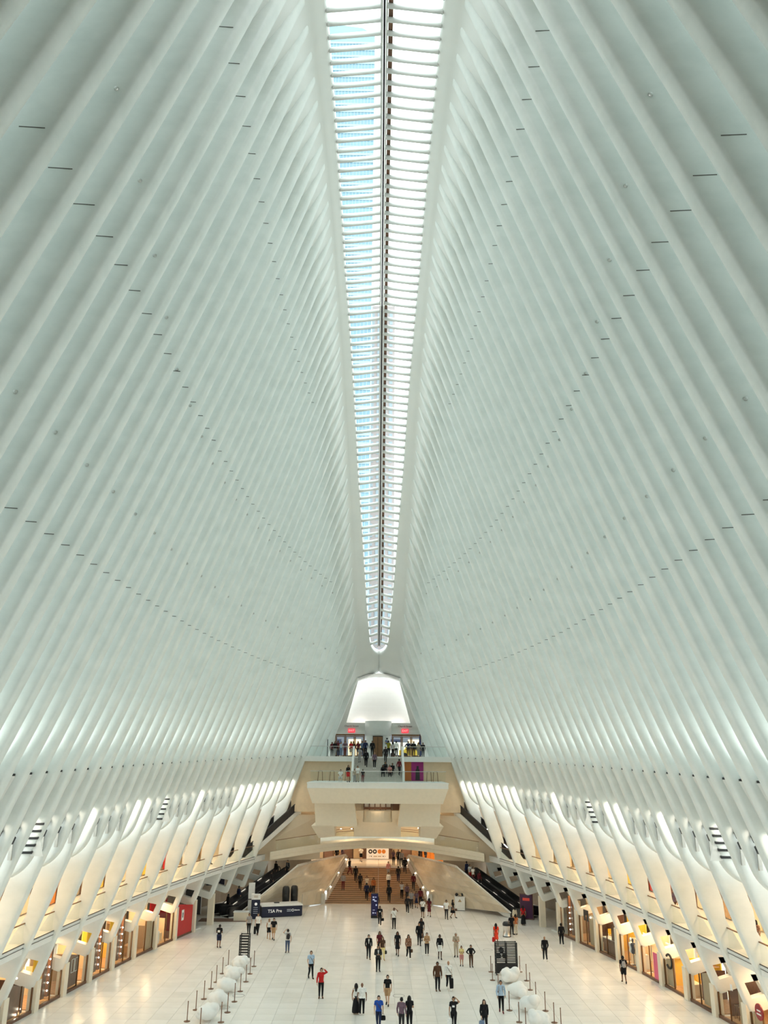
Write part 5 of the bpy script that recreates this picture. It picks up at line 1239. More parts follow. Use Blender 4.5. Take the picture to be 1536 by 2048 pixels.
def face_mesh(pose, fem):
    key = ('face', pose, fem)
    if key in SHELL: return SHELL[key]
    h = body(pose, fem)['hd']; mb = MB()
    for s in (-1, 1):
        mb.ball((h.x + s * 0.030, h.y - 0.079, h.z + 0.002), (0.012, 0.008, 0.007), 8, 6); mb.ball((h.x + s * 0.031, h.y - 0.080, h.z + 0.024), (0.017, 0.008, 0.004), 8, 5)
    mb.ball((h.x, h.y - 0.083, h.z - 0.055), (0.024, 0.007, 0.006), 8, 5)
    SHELL[key] = mb.mesh('eyes_and_mouth', True); return SHELL[key]
def pack_mesh():
    if 'pack' in SHELL: return SHELL['pack']
    mb = MB(); mb.ball((0, 0.20, 1.24), (0.15, 0.10, 0.22), 14, 10); mb.ball((0, 0.26, 1.15), (0.11, 0.07, 0.12), 12, 8)
    for s in (-1, 1): mb.tube([(s * 0.10, 0.14, 1.42), (s * 0.11, 0.02, 1.50), (s * 0.11, -0.115, 1.40), (s * 0.12, -0.13, 1.22), (s * 0.15, 0.0, 1.08), (s * 0.12, 0.16, 1.08)], 0.02, 6)
    SHELL['pack'] = mb.mesh('backpack', True); return SHELL['pack']
def strap_mesh():
    if 'strap' in SHELL: return SHELL['strap']
    mb = MB(); mb.tube([(-0.17, 0.05, 1.47), (-0.06, -0.145, 1.34), (0.08, -0.155, 1.15), (0.19, -0.03, 0.98), (0.12, 0.14, 1.12), (-0.05, 0.15, 1.36), (-0.17, 0.05, 1.47)], 0.014, 5); SHELL['strap'] = mb.mesh('shoulder_strap', True); return SHELL['strap']
PC = dict(black=(0.012, 0.012, 0.014), dark=(0.03, 0.028, 0.03), navy=(0.015, 0.022, 0.06), blue=(0.02, 0.075, 0.36), lblue=(0.40, 0.52, 0.66), white=(0.82, 0.81, 0.78), cream=(0.72, 0.64, 0.50), grey=(0.32, 0.31, 0.31), lgrey=(0.52, 0.51, 0.50),
          red=(0.50, 0.02, 0.02), scarlet=(0.70, 0.05, 0.02), maroon=(0.13, 0.02, 0.025), brown=(0.09, 0.045, 0.025), tan=(0.45, 0.28, 0.15), beige=(0.46, 0.38, 0.29), yellow=(0.75, 0.62, 0.28), olive=(0.22, 0.20, 0.02), pink=(0.55, 0.25, 0.23), plum=(0.16, 0.10, 0.13), denim=(0.07, 0.10, 0.17), orange=(0.50, 0.16, 0.06), steel=(0.14, 0.20, 0.30), pattern=(0.26, 0.13, 0.08))
SKIN = dict(a=(0.58, 0.36, 0.25), b=(0.40, 0.22, 0.13), c=(0.20, 0.095, 0.055), d=(0.09, 0.045, 0.03))
HAIRC = dict(k=(0.012, 0.010, 0.010), n=(0.05, 0.026, 0.014), g=(0.35, 0.33, 0.31), y=(0.32, 0.20, 0.09))
def fab(c): return mat('cloth_' + c, PC[c], 0.8, var=0.12 if c != 'pattern' else 0.8, scale=14, spec=0.2)
def skn(c): return mat('skin_' + c, SKIN[c], 0.55, var=0.04, scale=8, spec=0.3)
def hr(c): return mat('hair_' + c, HAIRC[c], 0.6, var=0.2, scale=20, spec=0.3)
def person(loc, head, pose, sex, H, hair, skin, top, topc, bot, botc, shoe, label, extra='', group=None):
    fem = sex == 'f'; b = body(pose, fem)
    def part(me, m, parent, name=None):
        o = put(name or me.name.split('.')[0], me, parent)
        if not me.materials: me.materials.append(None)
        o.material_slots[0].link = 'OBJECT'; o.material_slots[0].material = m; return o
    p = part(b['me'], skn(skin), None, 'person'); p.location = loc; p.rotation_euler = (0, 0, math.radians(head)); k = H / 1.75; p.scale = (k, k, k)
    p['label'] = label; p['category'] = 'person'; p['group'] = group or 'people in the hall'
    part(face_mesh(pose, fem), mat('face_dark', (0.04, 0.018, 0.015), 0.6), p)
    if top == 'suit':
        part(shell(pose, fem, 'tee'), fab('white'), p, 'shirt')
        j = part(shell(pose, fem, 'jacket'), fab(topc), p, 'jacket')
        zo = b['zo']; mb = MB(); mb.prism([(-0.05, -0.165, 1.44 + zo), (0.05, -0.165, 1.44 + zo), (0.012, -0.19, 1.12 + zo), (-0.012, -0.19, 1.12 + zo)], (0, 0.03, 0)); q = mb.build('shirt_front', fab('white'), p)
    elif top == 'dress': part(shell(pose, fem, 'tee'), fab(topc), p, 'dress_top')
    elif top: part(shell(pose, fem, top), fab(topc), p)
    if bot == 'skirt': part(skirt_mesh(pose, fem, 0.52, 0.2), fab(botc), p, 'skirt')
    elif bot == 'longskirt': part(skirt_mesh(pose, fem, 0.10, 0.75), fab(botc), p, 'skirt')
    elif bot == 'robe': part(skirt_mesh(pose, fem, 0.22, 0.25), fab(botc), p, 'skirt')
    elif bot: part(shell(pose, fem, bot), fab(botc), p)
    part(shell(pose, fem, 'shoe_l'), fab(shoe), p, 'shoe'); part(shell(pose, fem, 'shoe_r'), fab(shoe), p, 'shoe')
    hk, hc = hair[0], hair[1:]
    if hk != 'x': part(shell(pose, fem, 'hair'), hr(hc), p, 'hair')
    if hk in 'lmb' and hk != 'x': part(longhair(pose, fem, {'l': 'long', 'm': 'mid', 'b': 'bun'}[hk]), hr(hc), p, 'long_hair')
    if 'cap' in extra: part(shell(pose, fem, 'cap'), fab('dark'), p, 'hat')
    if 'pack' in extra: part(pack_mesh(), fab('dark' if 'packb' in extra else 'grey'), p, 'backpack')
    if 'strap' in extra: part(strap_mesh(), fab('brown'), p, 'shoulder_strap')
    if 'print' in extra:
        mb = MB(); mb.prism([(-0.07, -0.168, 1.24), (0.07, -0.168, 1.24), (0.07, -0.168, 1.33), (-0.07, -0.168, 1.33)], (0, 0.02, 0)); mb.build('chest_print', fab('white'), p)
    if 'backp' in extra:
        mb = MB(); mb.prism([(-0.10, 0.135, 1.18), (0.10, 0.135, 1.18), (0.10, 0.14, 1.34), (-0.10, 0.14, 1.34)], (0, 0.02, 0)); mb.build('back_print', fab('dark' if topc == 'white' else 'white'), p)
    return p
def held(kind, who, hand, c, label):
    J = skel(who[0], who[1]); x, y, z = J['ha' + hand]; k = who[2] / 1.75; a = math.radians(who[3])
    X = who[4][0] + k * (x * math.cos(a) - y * math.sin(a)); Y = who[4][1] + k * (x * math.sin(a) + y * math.cos(a)); Z = who[4][2] + k * (z - 0.03)
    r = empty(kind, (X, Y, Z), a, label=label, category='bag')
    w, h = {'shopping_bag': (0.15, 0.36), 'handbag': (0.16, 0.24), 'coat': (0.11, 0.62)}[kind]
    mb = MB(); mb.loft([[(w * q * math.cos(t), 0.055 * q * math.sin(t), -0.10 - h * u) for t in [2 * PI * i / 12 for i in range(12)]] for u, q in ((0, 0.7), (0.1, 0.95), (0.6, 1.0), (0.95, 0.95), (1.0, 0.8))], True, True).build('body', fab(c), r, True)
    MB().tube([(-w * 0.5, 0, -0.12), (-w * 0.35, 0, -0.02), (0, 0, 0.015), (w * 0.35, 0, -0.02), (w * 0.5, 0, -0.12)], 0.01, 6).build('handle', fab(c), r)
PEOPLE = [
    ((-13.02, 74.576, 0.0), 170, 'phone', 'm', 1.76, 'sk', 'c', 'tee', 'black', 'shorts', 'navy', 'dark', 'person in a black tee and navy shorts near the red shop panel', {'extra': 'backp', 'group': 'people on the hall floor'}),
    ((-11.405, 80.2, 0.0), 5, 'walk', 'f', 1.72, 'sn', 'b', 'tee', 'grey', 'trousers', 'black', 'black', 'person in a grey tee and black trousers walking past the navy desk', {'group': 'people on the hall floor'}),
    ((-10.592, 80.114, 0.0), -8, 'walk', 'f', 1.72, 'mn', 'a', 'tee', 'white', 'trousers', 'black', 'brown', 'person in a white shirt and black trousers walking beside the grey tee', {'group': 'people on the hall floor'}),
    ((-9.38, 78.307, 0.0), 15, 'walk', 'f', 1.6, 'sy', 'b', 'tank', 'white', 'shorts', 'black', 'tan', 'person in a white top and black shorts next to a man in tan shorts', {'group': 'people on the hall floor'}),
    ((-8.918, 77.9, 0.0), 0, 'walk', 'm', 1.72, 'sk', 'a', 'tee', 'black', 'shorts', 'tan', 'black', 'person in a black tee and tan shorts near the navy desk', {'group': 'people on the hall floor'}),
    ((-7.172, 72.88, 0.0), 195, 'headhand', 'm', 1.74, 'sk', 'a', 'tee', 'lgrey', 'trousers', 'denim', 'dark', 'person in a pale tee with a dark backpack, seen from behind', {'extra': 'packb', 'group': 'people on the hall floor'}),
    ((-4.657, 64.783, 0.0), 20, 'walk', 'm', 1.76, 'sn', 'a', 'tee', 'lblue', 'trousers', 'black', 'black', 'person in a pale blue shirt with a strap, black trousers', {'extra': 'strap', 'group': 'people on the hall floor'}),
    ((-3.588, 59.707, 0.0), 8, 'headhand', 'm', 1.76, 'sk', 'a', 'long', 'red', 'trousers', 'black', 'brown', 'person in a red shirt and black trousers raising a hand to the face', {'group': 'people on the hall floor'}),
    ((-1.223, 56.266, 0.0), 178, 'stand', 'f', 1.66, 'lk', 'b', 'tank', 'white', 'longskirt', 'black', 'tan', 'person with long black hair, white top and black long skirt', {'group': 'people on the hall floor'}),
    ((-0.851, 55.964, 0.0), 182, 'stand', 'm', 1.76, 'xk', 'c', 'tee', 'white', 'trousers', 'black', 'white', 'bald person in a loose white shirt seen from behind', {'group': 'people on the hall floor'}),
    ((0.163, 53.353, 0.0), -5, 'walk', 'm', 1.7, 'sk', 'a', 'tee', 'blue', 'trousers', 'navy', 'dark', 'person in a bright blue tee with a strap, at the bottom edge', {'extra': 'strap', 'group': 'people on the hall floor'}),
    ((0.734, 58.135, 0.0), -8, 'walk', 'f', 1.72, 'sk', 'a', 'tee', 'black', 'shorts', 'tan', 'black', 'person in a black tee and tan shorts with short dark hair', {'group': 'people on the hall floor'}),
    ((1.477, 53.01, 0.0), 160, 'stand', 'm', 1.7, 'sk', 'a', 'long', 'plum', 'trousers', 'dark', 'dark', 'person in a plum checked shirt and dark cap, bottom edge', {'extra': 'cap', 'group': 'people on the hall floor'}),
    ((1.941, 53.202, 0.0), 190, 'phone', 'f', 1.74, 'lk', 'b', 'tee', 'black', 'trousers', 'black', 'black', 'person with long black hair in a black tee beside the plum shirt', {'group': 'people on the hall floor'}),
    ((-0.609, 70.86, 0.0), 5, 'walk', 'm', 1.74, 'sk', 'a', 'suit', 'black', 'trousers', 'black', 'brown', 'person in a black suit and white shirt on the open floor', {'group': 'people on the hall floor'}),
    ((0.253, 72.19, 0.0), 5, 'walk', 'f', 1.74, 'ln', 'b', 'tee', 'maroon', 'skirt', 'black', 'black', 'person in a dark maroon top and black skirt behind yellow trousers', {'group': 'people on the hall floor'}),
    ((0.484, 70.635, 0.0), 10, 'walk', 'f', 1.64, 'mn', 'a', 'tee', 'brown', 'trousers', 'yellow', 'tan', 'person in yellow trousers and a brown top', {'group': 'people on the hall floor'}),
    ((0.134, 66.945, 0.0), 5, 'phone', 'm', 1.74, 'sk', 'b', 'suit', 'dark', 'trousers', 'black', 'black', 'person in a dark open jacket looking at both hands', {'group': 'people on the hall floor'}),
    ((1.688, 72.141, 0.0), -5, 'walk', 'f', 1.74, 'lk', 'c', 'dress', 'black', 'skirt', 'black', 'black', 'person in a short black dress with long black hair', {'group': 'people on the hall floor'}),
    ((2.521, 70.945, 0.0), 12, 'walk', 'f', 1.74, 'lk', 'b', 'long', 'pattern', 'trousers', 'black', 'white', 'person in a patterned brown blouse and black trousers', {'group': 'people on the hall floor'}),
    ((3.905, 78.083, 0.0), -10, 'walk', 'f', 1.76, 'lk', 'c', 'dress', 'black', 'robe', 'black', 'black', 'person in a long black dress right behind the long coat', {'group': 'people on the hall floor'}),
    ((3.611, 76.037, 0.0), 0, 'walk', 'm', 1.74, 'sk', 'b', 'jacket', 'black', 'trousers', 'black', 'black', 'person in a long black coat with a pale face', {'group': 'people on the hall floor'}),
    ((4.048, 72.295, 0.0), 5, 'phone', 'f', 1.66, 'sk', 'a', 'long', 'tan', 'trousers', 'dark', 'white', 'person in a tan blouse and dark trousers holding a phone', {'group': 'people on the hall floor'}),
    ((4.993, 71.012, 0.0), 0, 'walk', 'f', 1.74, 'bk', 'd', 'long', 'black', 'shorts', 'white', 'black', 'person in a black top and white shorts with a hair bun', {'group': 'people on the hall floor'}),
    ((6.343, 71.829, 0.0), -10, 'phone', 'm', 1.74, 'sg', 'b', 'tee', 'beige', 'trousers', 'beige', 'black', 'person in beige shirt and beige trousers', {'extra': 'strap', 'group': 'people on the hall floor'}),
    ((6.482, 68.818, 0.0), -10, 'phone', 'f', 1.38, 'bk', 'b', 'tee', 'yellow', 'shorts', 'pink', 'dark', 'child in a yellow top with bare legs', {'group': 'people on the hall floor'}),
    ((7.161, 68.438, 0.0), 5, 'hips', 'm', 1.52, 'sk', 'b', 'long', 'black', 'trousers', 'brown', 'black', 'child in a black top and brown trousers, hands on hips', {'group': 'people on the hall floor'}),
    ((4.157, 61.651, 0.0), 10, 'stand', 'm', 1.76, 'sk', 'c', 'jacket', 'brown', 'trousers', 'black', 'brown', 'person in a dark brown jacket and black trousers, next to the white shirt and braces', {'group': 'people on the hall floor'}),
    ((4.921, 61.923, 0.0), 5, 'walk', 'm', 1.76, 'xk', 'b', 'long', 'white', 'trousers', 'black', 'white', 'person in a white shirt with dark braces carrying a coat', {'extra': 'strap', 'group': 'people on the hall floor'}),
    ((4.483, 53.066, 0.0), -8, 'lift', 'f', 1.74, 'sk', 'b', 'tee', 'black', 'trousers', 'black', 'black', 'person in a black tee with one arm raised to the head', {'extra': 'print', 'group': 'people on the hall floor'}),
    ((6.202, 52.735, 0.0), 5, 'walk', 'f', 1.68, 'ln', 'a', 'jacket', 'black', 'trousers', 'black', 'black', 'person with long brown hair in a black cardigan, bottom edge', {'group': 'people on the hall floor'}),
    ((7.741, 56.761, 0.0), -5, 'walk', 'm', 1.76, 'sk', 'b', 'long', 'lblue', 'trousers', 'black', 'maroon', 'person in a pale shirt with a backpack beside the right clouds', {'extra': 'pack', 'group': 'people on the hall floor'}),
    ((10.153, 76.23, 0.0), 180, 'walk', 'f', 1.7, 'lk', 'c', 'dress', 'scarlet', 'skirt', 'scarlet', 'dark', 'person in a scarlet dress with long black hair, from behind', {'group': 'people on the hall floor'}),
    ((13.162, 70.469, 0.0), 180, 'walk', 'm', 1.76, 'xk', 'b', 'long', 'black', 'trousers', 'black', 'white', 'bald person all in black on the open right floor', {'group': 'people on the hall floor'}),
    ((15.668, 76.096, 0.0), 180, 'walk', 'm', 1.76, 'sk', 'c', 'long', 'black', 'trousers', 'black', 'white', 'person all in black with dark hair by the taupe shop window', {'group': 'people on the hall floor'}),
    ((17.412, 63.925, 0.0), 175, 'walk', 'm', 1.74, 'sk', 'c', 'tee', 'black', 'shorts', 'black', 'black', 'person in black shorts with a brown backpack at the cosmetics shop', {'extra': 'pack', 'group': 'people on the hall floor'}),
    ((12.105, 80.277, 0.0), 170, 'stand', 'm', 1.74, 'sk', 'b', 'tee', 'black', 'trousers', 'black', 'white', 'person in a black tee standing by the trash can', {'extra': 'print', 'group': 'people on the hall floor'}),
    ((12.537, 80.736, 0.0), 200, 'stand', 'f', 1.7, 'mk', 'b', 'tee', 'orange', 'trousers', 'cream', 'black', 'person in cream trousers next to the trash can', {'group': 'people on the hall floor'}),
    ((14.038, 85.553, 0.0), 180, 'stand', 'f', 1.7, 'lk', 'b', 'tee', 'red', 'longskirt', 'black', 'tan', 'person in a long black skirt before the purple screen', {'group': 'people on the hall floor'}),
    ((13.139, 85.019, 0.0), -150, 'stand', 'f', 1.66, 'mk', 'b', 'long', 'cream', 'trousers', 'tan', 'black', 'person in a cream blouse at the right escalator foot', {'group': 'people on the hall floor'}),
    ((6.901, 88.322, 0.0), 0, 'walk', 'm', 1.74, 'sk', 'b', 'tee', 'white', 'trousers', 'dark', 'dark', 'person in a white printed tee beside the white cabinet couple', {'extra': 'print', 'group': 'people on the hall floor'}),
    ((7.594, 88.894, 0.0), 60, 'walk', 'f', 1.68, 'lk', 'b', 'dress', 'black', 'skirt', 'black', 'black', 'person in a short dark dress striding by the white cabinet', {'group': 'people on the hall floor'}),
    ((1.619, 83.285, 0.0), -5, 'headhand', 'm', 1.76, 'sk', 'c', 'tee', 'white', 'trousers', 'black', 'black', 'person in a white tee lifting a hand to the head', {'extra': 'strap', 'group': 'people on the hall floor'}),
    ((0.299, 84.462, 0.0), 0, 'walk', 'm', 1.74, 'sk', 'c', 'tee', 'black', 'trousers', 'dark', 'white', 'person in a black tee with a white chest print at the blue screen', {'extra': 'print', 'group': 'people on the hall floor'}),
    ((-0.021, 92.197, 0.0), 180, 'stand', 'm', 1.7, 'sk', 'b', 'long', 'dark', 'trousers', 'dark', 'dark', 'person in dark clothes hidden behind the blue screen', {'group': 'people on the hall floor'}),
    ((4.586, 88.924, 0.0), 180, 'walk', 'm', 1.74, 'sk', 'c', 'tee', 'white', 'shorts', 'black', 'dark', 'person in a white tee with a strap and black shorts at the stair foot', {'extra': 'strap', 'group': 'people on the hall floor'}),
    ((5.268, 89.504, 0.0), 185, 'walk', 'f', 1.72, 'lk', 'b', 'dress', 'maroon', 'skirt', 'maroon', 'dark', 'person in a maroon short dress at the stair foot', {'group': 'people on the hall floor'}),
    ((3.145, 91.137, 0.0), 0, 'walk', 'm', 1.7, 'sk', 'b', 'long', 'dark', 'trousers', 'black', 'white', 'person in black with white shoes at the stair foot', {'group': 'people on the hall floor'}),
    ((3.686, 94.477, 0.0), 0, 'walk', 'm', 1.72, 'sk', 'a', 'tee', 'grey', 'trousers', 'dark', 'dark', 'person in a grey tee stepping off the stair', {'group': 'people on the hall floor'}),
    ((4.231, 94.812, 0.0), 0, 'walk', 'f', 1.66, 'mk', 'b', 'tee', 'plum', 'skirt', 'navy', 'dark', 'person in a plum top and navy skirt stepping off the stair', {'group': 'people on the hall floor'}),
    ((4.722, 96.112, 0.0), 180, 'walk', 'm', 1.76, 'sk', 'c', 'long', 'maroon', 'trousers', 'black', 'dark', 'person in a maroon jumper stepping onto the stair at its right', {'group': 'people on the hall floor'}),
    ((-3.812, 99.67, 1.05), 0, 'stand', 'm', 1.74, 'sk', 'b', 'long', 'grey', 'trousers', 'maroon', 'dark', 'person in a grey shirt and maroon trousers, leftmost low on the stair', {'group': 'people on the wide stair'}),
    ((-3.207, 102.71, 2.25), 60, 'walk', 'm', 1.76, 'sk', 'b', 'jacket', 'black', 'trousers', 'maroon', 'dark', 'person in a black jacket striding across the top left of the stair', {'group': 'people on the wide stair'}),
    ((-2.456, 101.19, 1.65), 180, 'walk', 'm', 1.74, 'sk', 'b', 'long', 'black', 'trousers', 'dark', 'dark', 'person in black climbing the stair behind the striding jacket', {'group': 'people on the wide stair'}),
    ((-1.9, 99.67, 1.05), 180, 'walk', 'm', 1.74, 'sk', 'c', 'long', 'dark', 'trousers', 'black', 'dark', 'person in charcoal climbing near the left of the stair', {'group': 'people on the wide stair'}),
    ((-1.134, 97.77, 0.3), 180, 'walk', 'm', 1.74, 'sk', 'b', 'jacket', 'navy', 'trousers', 'black', 'dark', 'person in a navy jacket climbing the stair below the cream shirt', {'group': 'people on the wide stair'}),
    ((-1.135, 99.29, 0.9), 0, 'stand', 'f', 1.66, 'mk', 'a', 'tee', 'cream', 'trousers', 'tan', 'dark', 'person in a cream shirt in the middle group on the stair', {'group': 'people on the wide stair'}),
    ((-0.689, 97.39, 0.15), 180, 'walk', 'f', 1.68, 'lk', 'b', 'long', 'dark', 'shorts', 'orange', 'brown', 'person in a dark top and orange shorts low on the stair', {'group': 'people on the wide stair'}),
    ((-0.375, 98.91, 0.75), 0, 'walk', 'f', 1.68, 'mk', 'b', 'long', 'orange', 'trousers', 'dark', 'dark', 'person in an orange blouse by the stair centre rail', {'extra': 'strap', 'group': 'people on the wide stair'}),
    ((1.304, 102.33, 2.1), -10, 'walk', 'f', 1.66, 'sk', 'b', 'long', 'pink', 'trousers', 'grey', 'dark', 'person in a pink cardigan coming down the upper stair', {'group': 'people on the wide stair'}),
    ((1.31, 100.05, 1.2), 0, 'walk', 'f', 1.68, 'bk', 'b', 'long', 'white', 'trousers', 'black', 'dark', 'person in a white blouse coming down the middle of the stair', {'group': 'people on the wide stair'}),
    ((1.337, 97.39, 0.15), 180, 'walk', 'm', 1.76, 'sk', 'c', 'jacket', 'black', 'trousers', 'black', 'dark', 'person in a black coat climbing below the white blouse', {'group': 'people on the wide stair'}),
    ((2.438, 101.19, 1.65), 180, 'walk', 'm', 1.74, 'sk', 'b', 'long', 'black', 'trousers', 'navy', 'dark', 'person in black and navy high in the middle of the stair', {'group': 'people on the wide stair'}),
    ((2.754, 98.15, 0.45), 0, 'walk', 'f', 1.66, 'lk', 'b', 'tee', 'lgrey', 'trousers', 'black', 'dark', 'person in a light grey top and black trousers on the right of the stair', {'group': 'people on the wide stair'}),
    ((3.321, 97.77, 0.3), 0, 'walk', 'f', 1.66, 'mk', 'b', 'long', 'plum', 'trousers', 'dark', 'dark', 'person in a plum cardigan on the right of the stair', {'extra': 'strap', 'group': 'people on the wide stair'}),
    ((4.119, 99.67, 1.05), 180, 'walk', 'm', 1.74, 'sk', 'b', 'long', 'maroon', 'trousers', 'dark', 'dark', 'person in a maroon jumper climbing by the right marble parapet', {'group': 'people on the wide stair'}),
    ((3.272, 103.09, 2.4), 190, 'walk', 'm', 1.74, 'sk', 'b', 'jacket', 'black', 'trousers', 'dark', 'dark', 'person in a black jacket near the top right of the stair', {'group': 'people on the wide stair'}),
    ((-2.002, 108.83, 3.0), 180, 'walk', 'm', 1.72, 'sk', 'b', 'tee', 'white', 'shorts', 'black', 'dark', 'person in black shorts walking on the bright concourse floor', {'group': 'people on the concourse'}),
    ((1.975, 105.902, 3.0), 0, 'walk', 'f', 1.68, 'mk', 'b', 'tee', 'plum', 'trousers', 'black', 'dark', 'person in a plum top at the head of the stair', {'group': 'people on the concourse'}),
    ((2.567, 105.427, 3.0), 0, 'walk', 'm', 1.76, 'sk', 'b', 'jacket', 'black', 'trousers', 'black', 'dark', 'person in a black jacket at the head of the stair, centre of three', {'extra': 'pack', 'group': 'people on the concourse'}),
    ((2.9, 104.443, 3.0), 0, 'walk', 'm', 1.74, 'sk', 'b', 'long', 'grey', 'trousers', 'dark', 'dark', 'person in a grey jumper at the head of the stair, right of three', {'group': 'people on the concourse'}),
    ((5.2, 108.0, 3.0), 90, 'stand', 'm', 1.76, 'sk', 'c', 'jacket', 'black', 'trousers', 'black', 'dark', 'person in a black jacket behind the right marble cheek', {'extra': 'backp', 'group': 'people on the concourse'}),
    ((6.0, 108.6, 3.0), 60, 'stand', 'm', 1.72, 'sk', 'b', 'jacket', 'dark', 'trousers', 'dark', 'dark', 'person in a charcoal coat behind the right marble cheek', {'group': 'people on the concourse'}),
    ((-5.0, 108.5, 3.0), 200, 'stand', 'm', 1.74, 'sk', 'b', 'jacket', 'black', 'trousers', 'dark', 'dark', 'person in a black coat behind the left marble cheek', {'group': 'people on the concourse'}),
    ((-4.3, 108.2, 3.0), 170, 'walk', 'f', 1.66, 'lk', 'b', 'long', 'plum', 'trousers', 'black', 'dark', 'person in a plum jumper behind the left marble cheek', {'group': 'people on the concourse'}),
    ((-9.592, 94.186, 2.95), -45, 'stand', 'm', 1.74, 'sk', 'b', 'jacket', 'black', 'trousers', 'black', 'dark', 'person in black at the head of the inner left escalator', {'extra': 'pack', 'group': 'people on the escalators'}),
    ((-11.092, 92.624, 2.037), 135, 'stand', 'm', 1.74, 'sk', 'b', 'long', 'dark', 'trousers', 'dark', 'dark', 'person in charcoal halfway up the inner left escalator', {'group': 'people on the escalators'}),
    ((-10.918, 94.899, 2.767), -45, 'stand', 'm', 1.74, 'sk', 'c', 'long', 'black', 'trousers', 'dark', 'dark', 'person in black near the head of the outer left escalator', {'group': 'people on the escalators'}),
    ((-14.218, 91.461, 0.76), 135, 'stand', 'm', 1.72, 'sk', 'b', 'long', 'navy', 'trousers', 'dark', 'dark', 'person in navy low on the outer left escalator', {'group': 'people on the escalators'}),
    ((-15.118, 90.524, 0.212), 135, 'stand', 'f', 1.64, 'lk', 'b', 'long', 'dark', 'trousers', 'black', 'dark', 'person in a dark coat at the foot of the outer left escalator', {'group': 'people on the escalators'}),
    ((9.892, 93.874, 2.767), 45, 'stand', 'f', 1.68, 'mk', 'b', 'tee', 'lgrey', 'trousers', 'red', 'dark', 'person in a pale top and red trousers high on the inner right escalator', {'group': 'people on the escalators'}),
    ((10.192, 93.561, 2.585), 45, 'stand', 'f', 1.66, 'mk', 'b', 'tee', 'white', 'trousers', 'maroon', 'dark', 'person in a white top and maroon trousers on the inner right escalator', {'group': 'people on the escalators'}),
    ((10.792, 92.936, 2.22), 45, 'stand', 'f', 1.7, 'lk', 'c', 'long', 'maroon', 'trousers', 'dark', 'dark', 'person in a maroon jumper halfway down the inner right escalator', {'group': 'people on the escalators'}),
    ((9.592, 94.186, 2.95), -135, 'stand', 'm', 1.74, 'sk', 'c', 'long', 'navy', 'trousers', 'dark', 'dark', 'person in navy at the head of the inner right escalator', {'group': 'people on the escalators'}),
    ((-8.9, 97.2, 9.75), 100, 'phone', 'm', 1.74, 'sk', 'b', 'jacket', 'black', 'trousers', 'black', 'dark', 'person in a black jacket on the upper left landing, nearer the ribs', {'group': 'people on the small escalator landings'}),
    ((-8.2, 97.4, 9.75), 0, 'stand', 'm', 1.76, 'sk', 'c', 'long', 'dark', 'trousers', 'dark', 'dark', 'person in charcoal on the upper left landing, in the middle', {'group': 'people on the small escalator landings'}),
    ((-7.5, 97.3, 9.75), 20, 'stand', 'f', 1.66, 'lk', 'b', 'tank', 'lgrey', 'trousers', 'dark', 'dark', 'person in a pale top on the upper left landing by the balustrade', {'group': 'people on the small escalator landings'}),
    ((7.55, 97.2, 9.75), 0, 'stand', 'm', 1.76, 'sk', 'c', 'jacket', 'black', 'trousers', 'black', 'dark', 'person in a black jacket on the upper right landing, nearer the balcony', {'extra': 'pack', 'group': 'people on the small escalator landings'}),
    ((8.7, 97.0, 9.75), -90, 'stand', 'm', 1.72, 'sk', 'b', 'long', 'black', 'trousers', 'black', 'dark', 'person in black on the upper right landing, nearer the ribs', {'group': 'people on the small escalator landings'}),
    ((-5.364, 98.2, 15.4), 0, 'stand', 'f', 1.62, 'lk', 'b', 'long', 'maroon', 'trousers', 'dark', 'dark', 'person in maroon on the upper landing, nearest the black post', {'group': 'people on the upper landing'}),
    ((-4.933, 96.6, 15.4), 15, 'stand', 'f', 1.66, 'lk', 'b', 'long', 'black', 'trousers', 'grey', 'dark', 'person in black and grey trousers at the upper left balustrade', {'group': 'people on the upper landing'}),
    ((-4.638, 97.6, 15.4), -10, 'stand', 'm', 1.76, 'sk', 'c', 'long', 'maroon', 'trousers', 'dark', 'dark', 'person in a dark maroon jumper behind the upper left balustrade', {'group': 'people on the upper landing'}),
    ((-4.243, 96.5, 15.4), 0, 'stand', 'f', 1.62, 'bk', 'b', 'tank', 'lblue', 'trousers', 'steel', 'white', 'person in pale blue at the upper left balustrade', {'group': 'people on the upper landing'}),
    ((-3.79, 96.6, 15.4), 0, 'stand', 'm', 1.7, 'sk', 'b', 'tee', 'plum', 'trousers', 'maroon', 'dark', 'person in a plum tee at the upper left balustrade', {'extra': 'strap', 'group': 'people on the upper landing'}),
    ((-3.116, 97.0, 15.4), 30, 'stand', 'f', 1.68, 'mk', 'b', 'long', 'red', 'skirt', 'beige', 'dark', 'person in a red top and beige skirt beside the upper stair', {'group': 'people on the upper landing'}),
    ((-2.896, 98.3, 15.4), 0, 'stand', 'm', 1.72, 'sk', 'c', 'long', 'brown', 'trousers', 'dark', 'dark', 'person in a brown jumper behind the red top', {'group': 'people on the upper landing'}),
    ((-2.303, 96.6, 15.4), 20, 'stand', 'f', 1.68, 'lk', 'b', 'long', 'maroon', 'trousers', 'dark', 'dark', 'person in maroon at the head of the upper stair, left', {'group': 'people on the upper landing'}),
    ((-1.859, 97.3, 15.4), 0, 'stand', 'm', 1.74, 'sk', 'b', 'long', 'steel', 'trousers', 'dark', 'dark', 'person in steel blue at the head of the upper stair', {'group': 'people on the upper landing'}),
    ((-1.448, 96.8, 15.4), -10, 'stand', 'm', 1.8, 'sk', 'c', 'long', 'navy', 'trousers', 'black', 'dark', 'tall person in navy at the head of the upper stair', {'group': 'people on the upper landing'}),
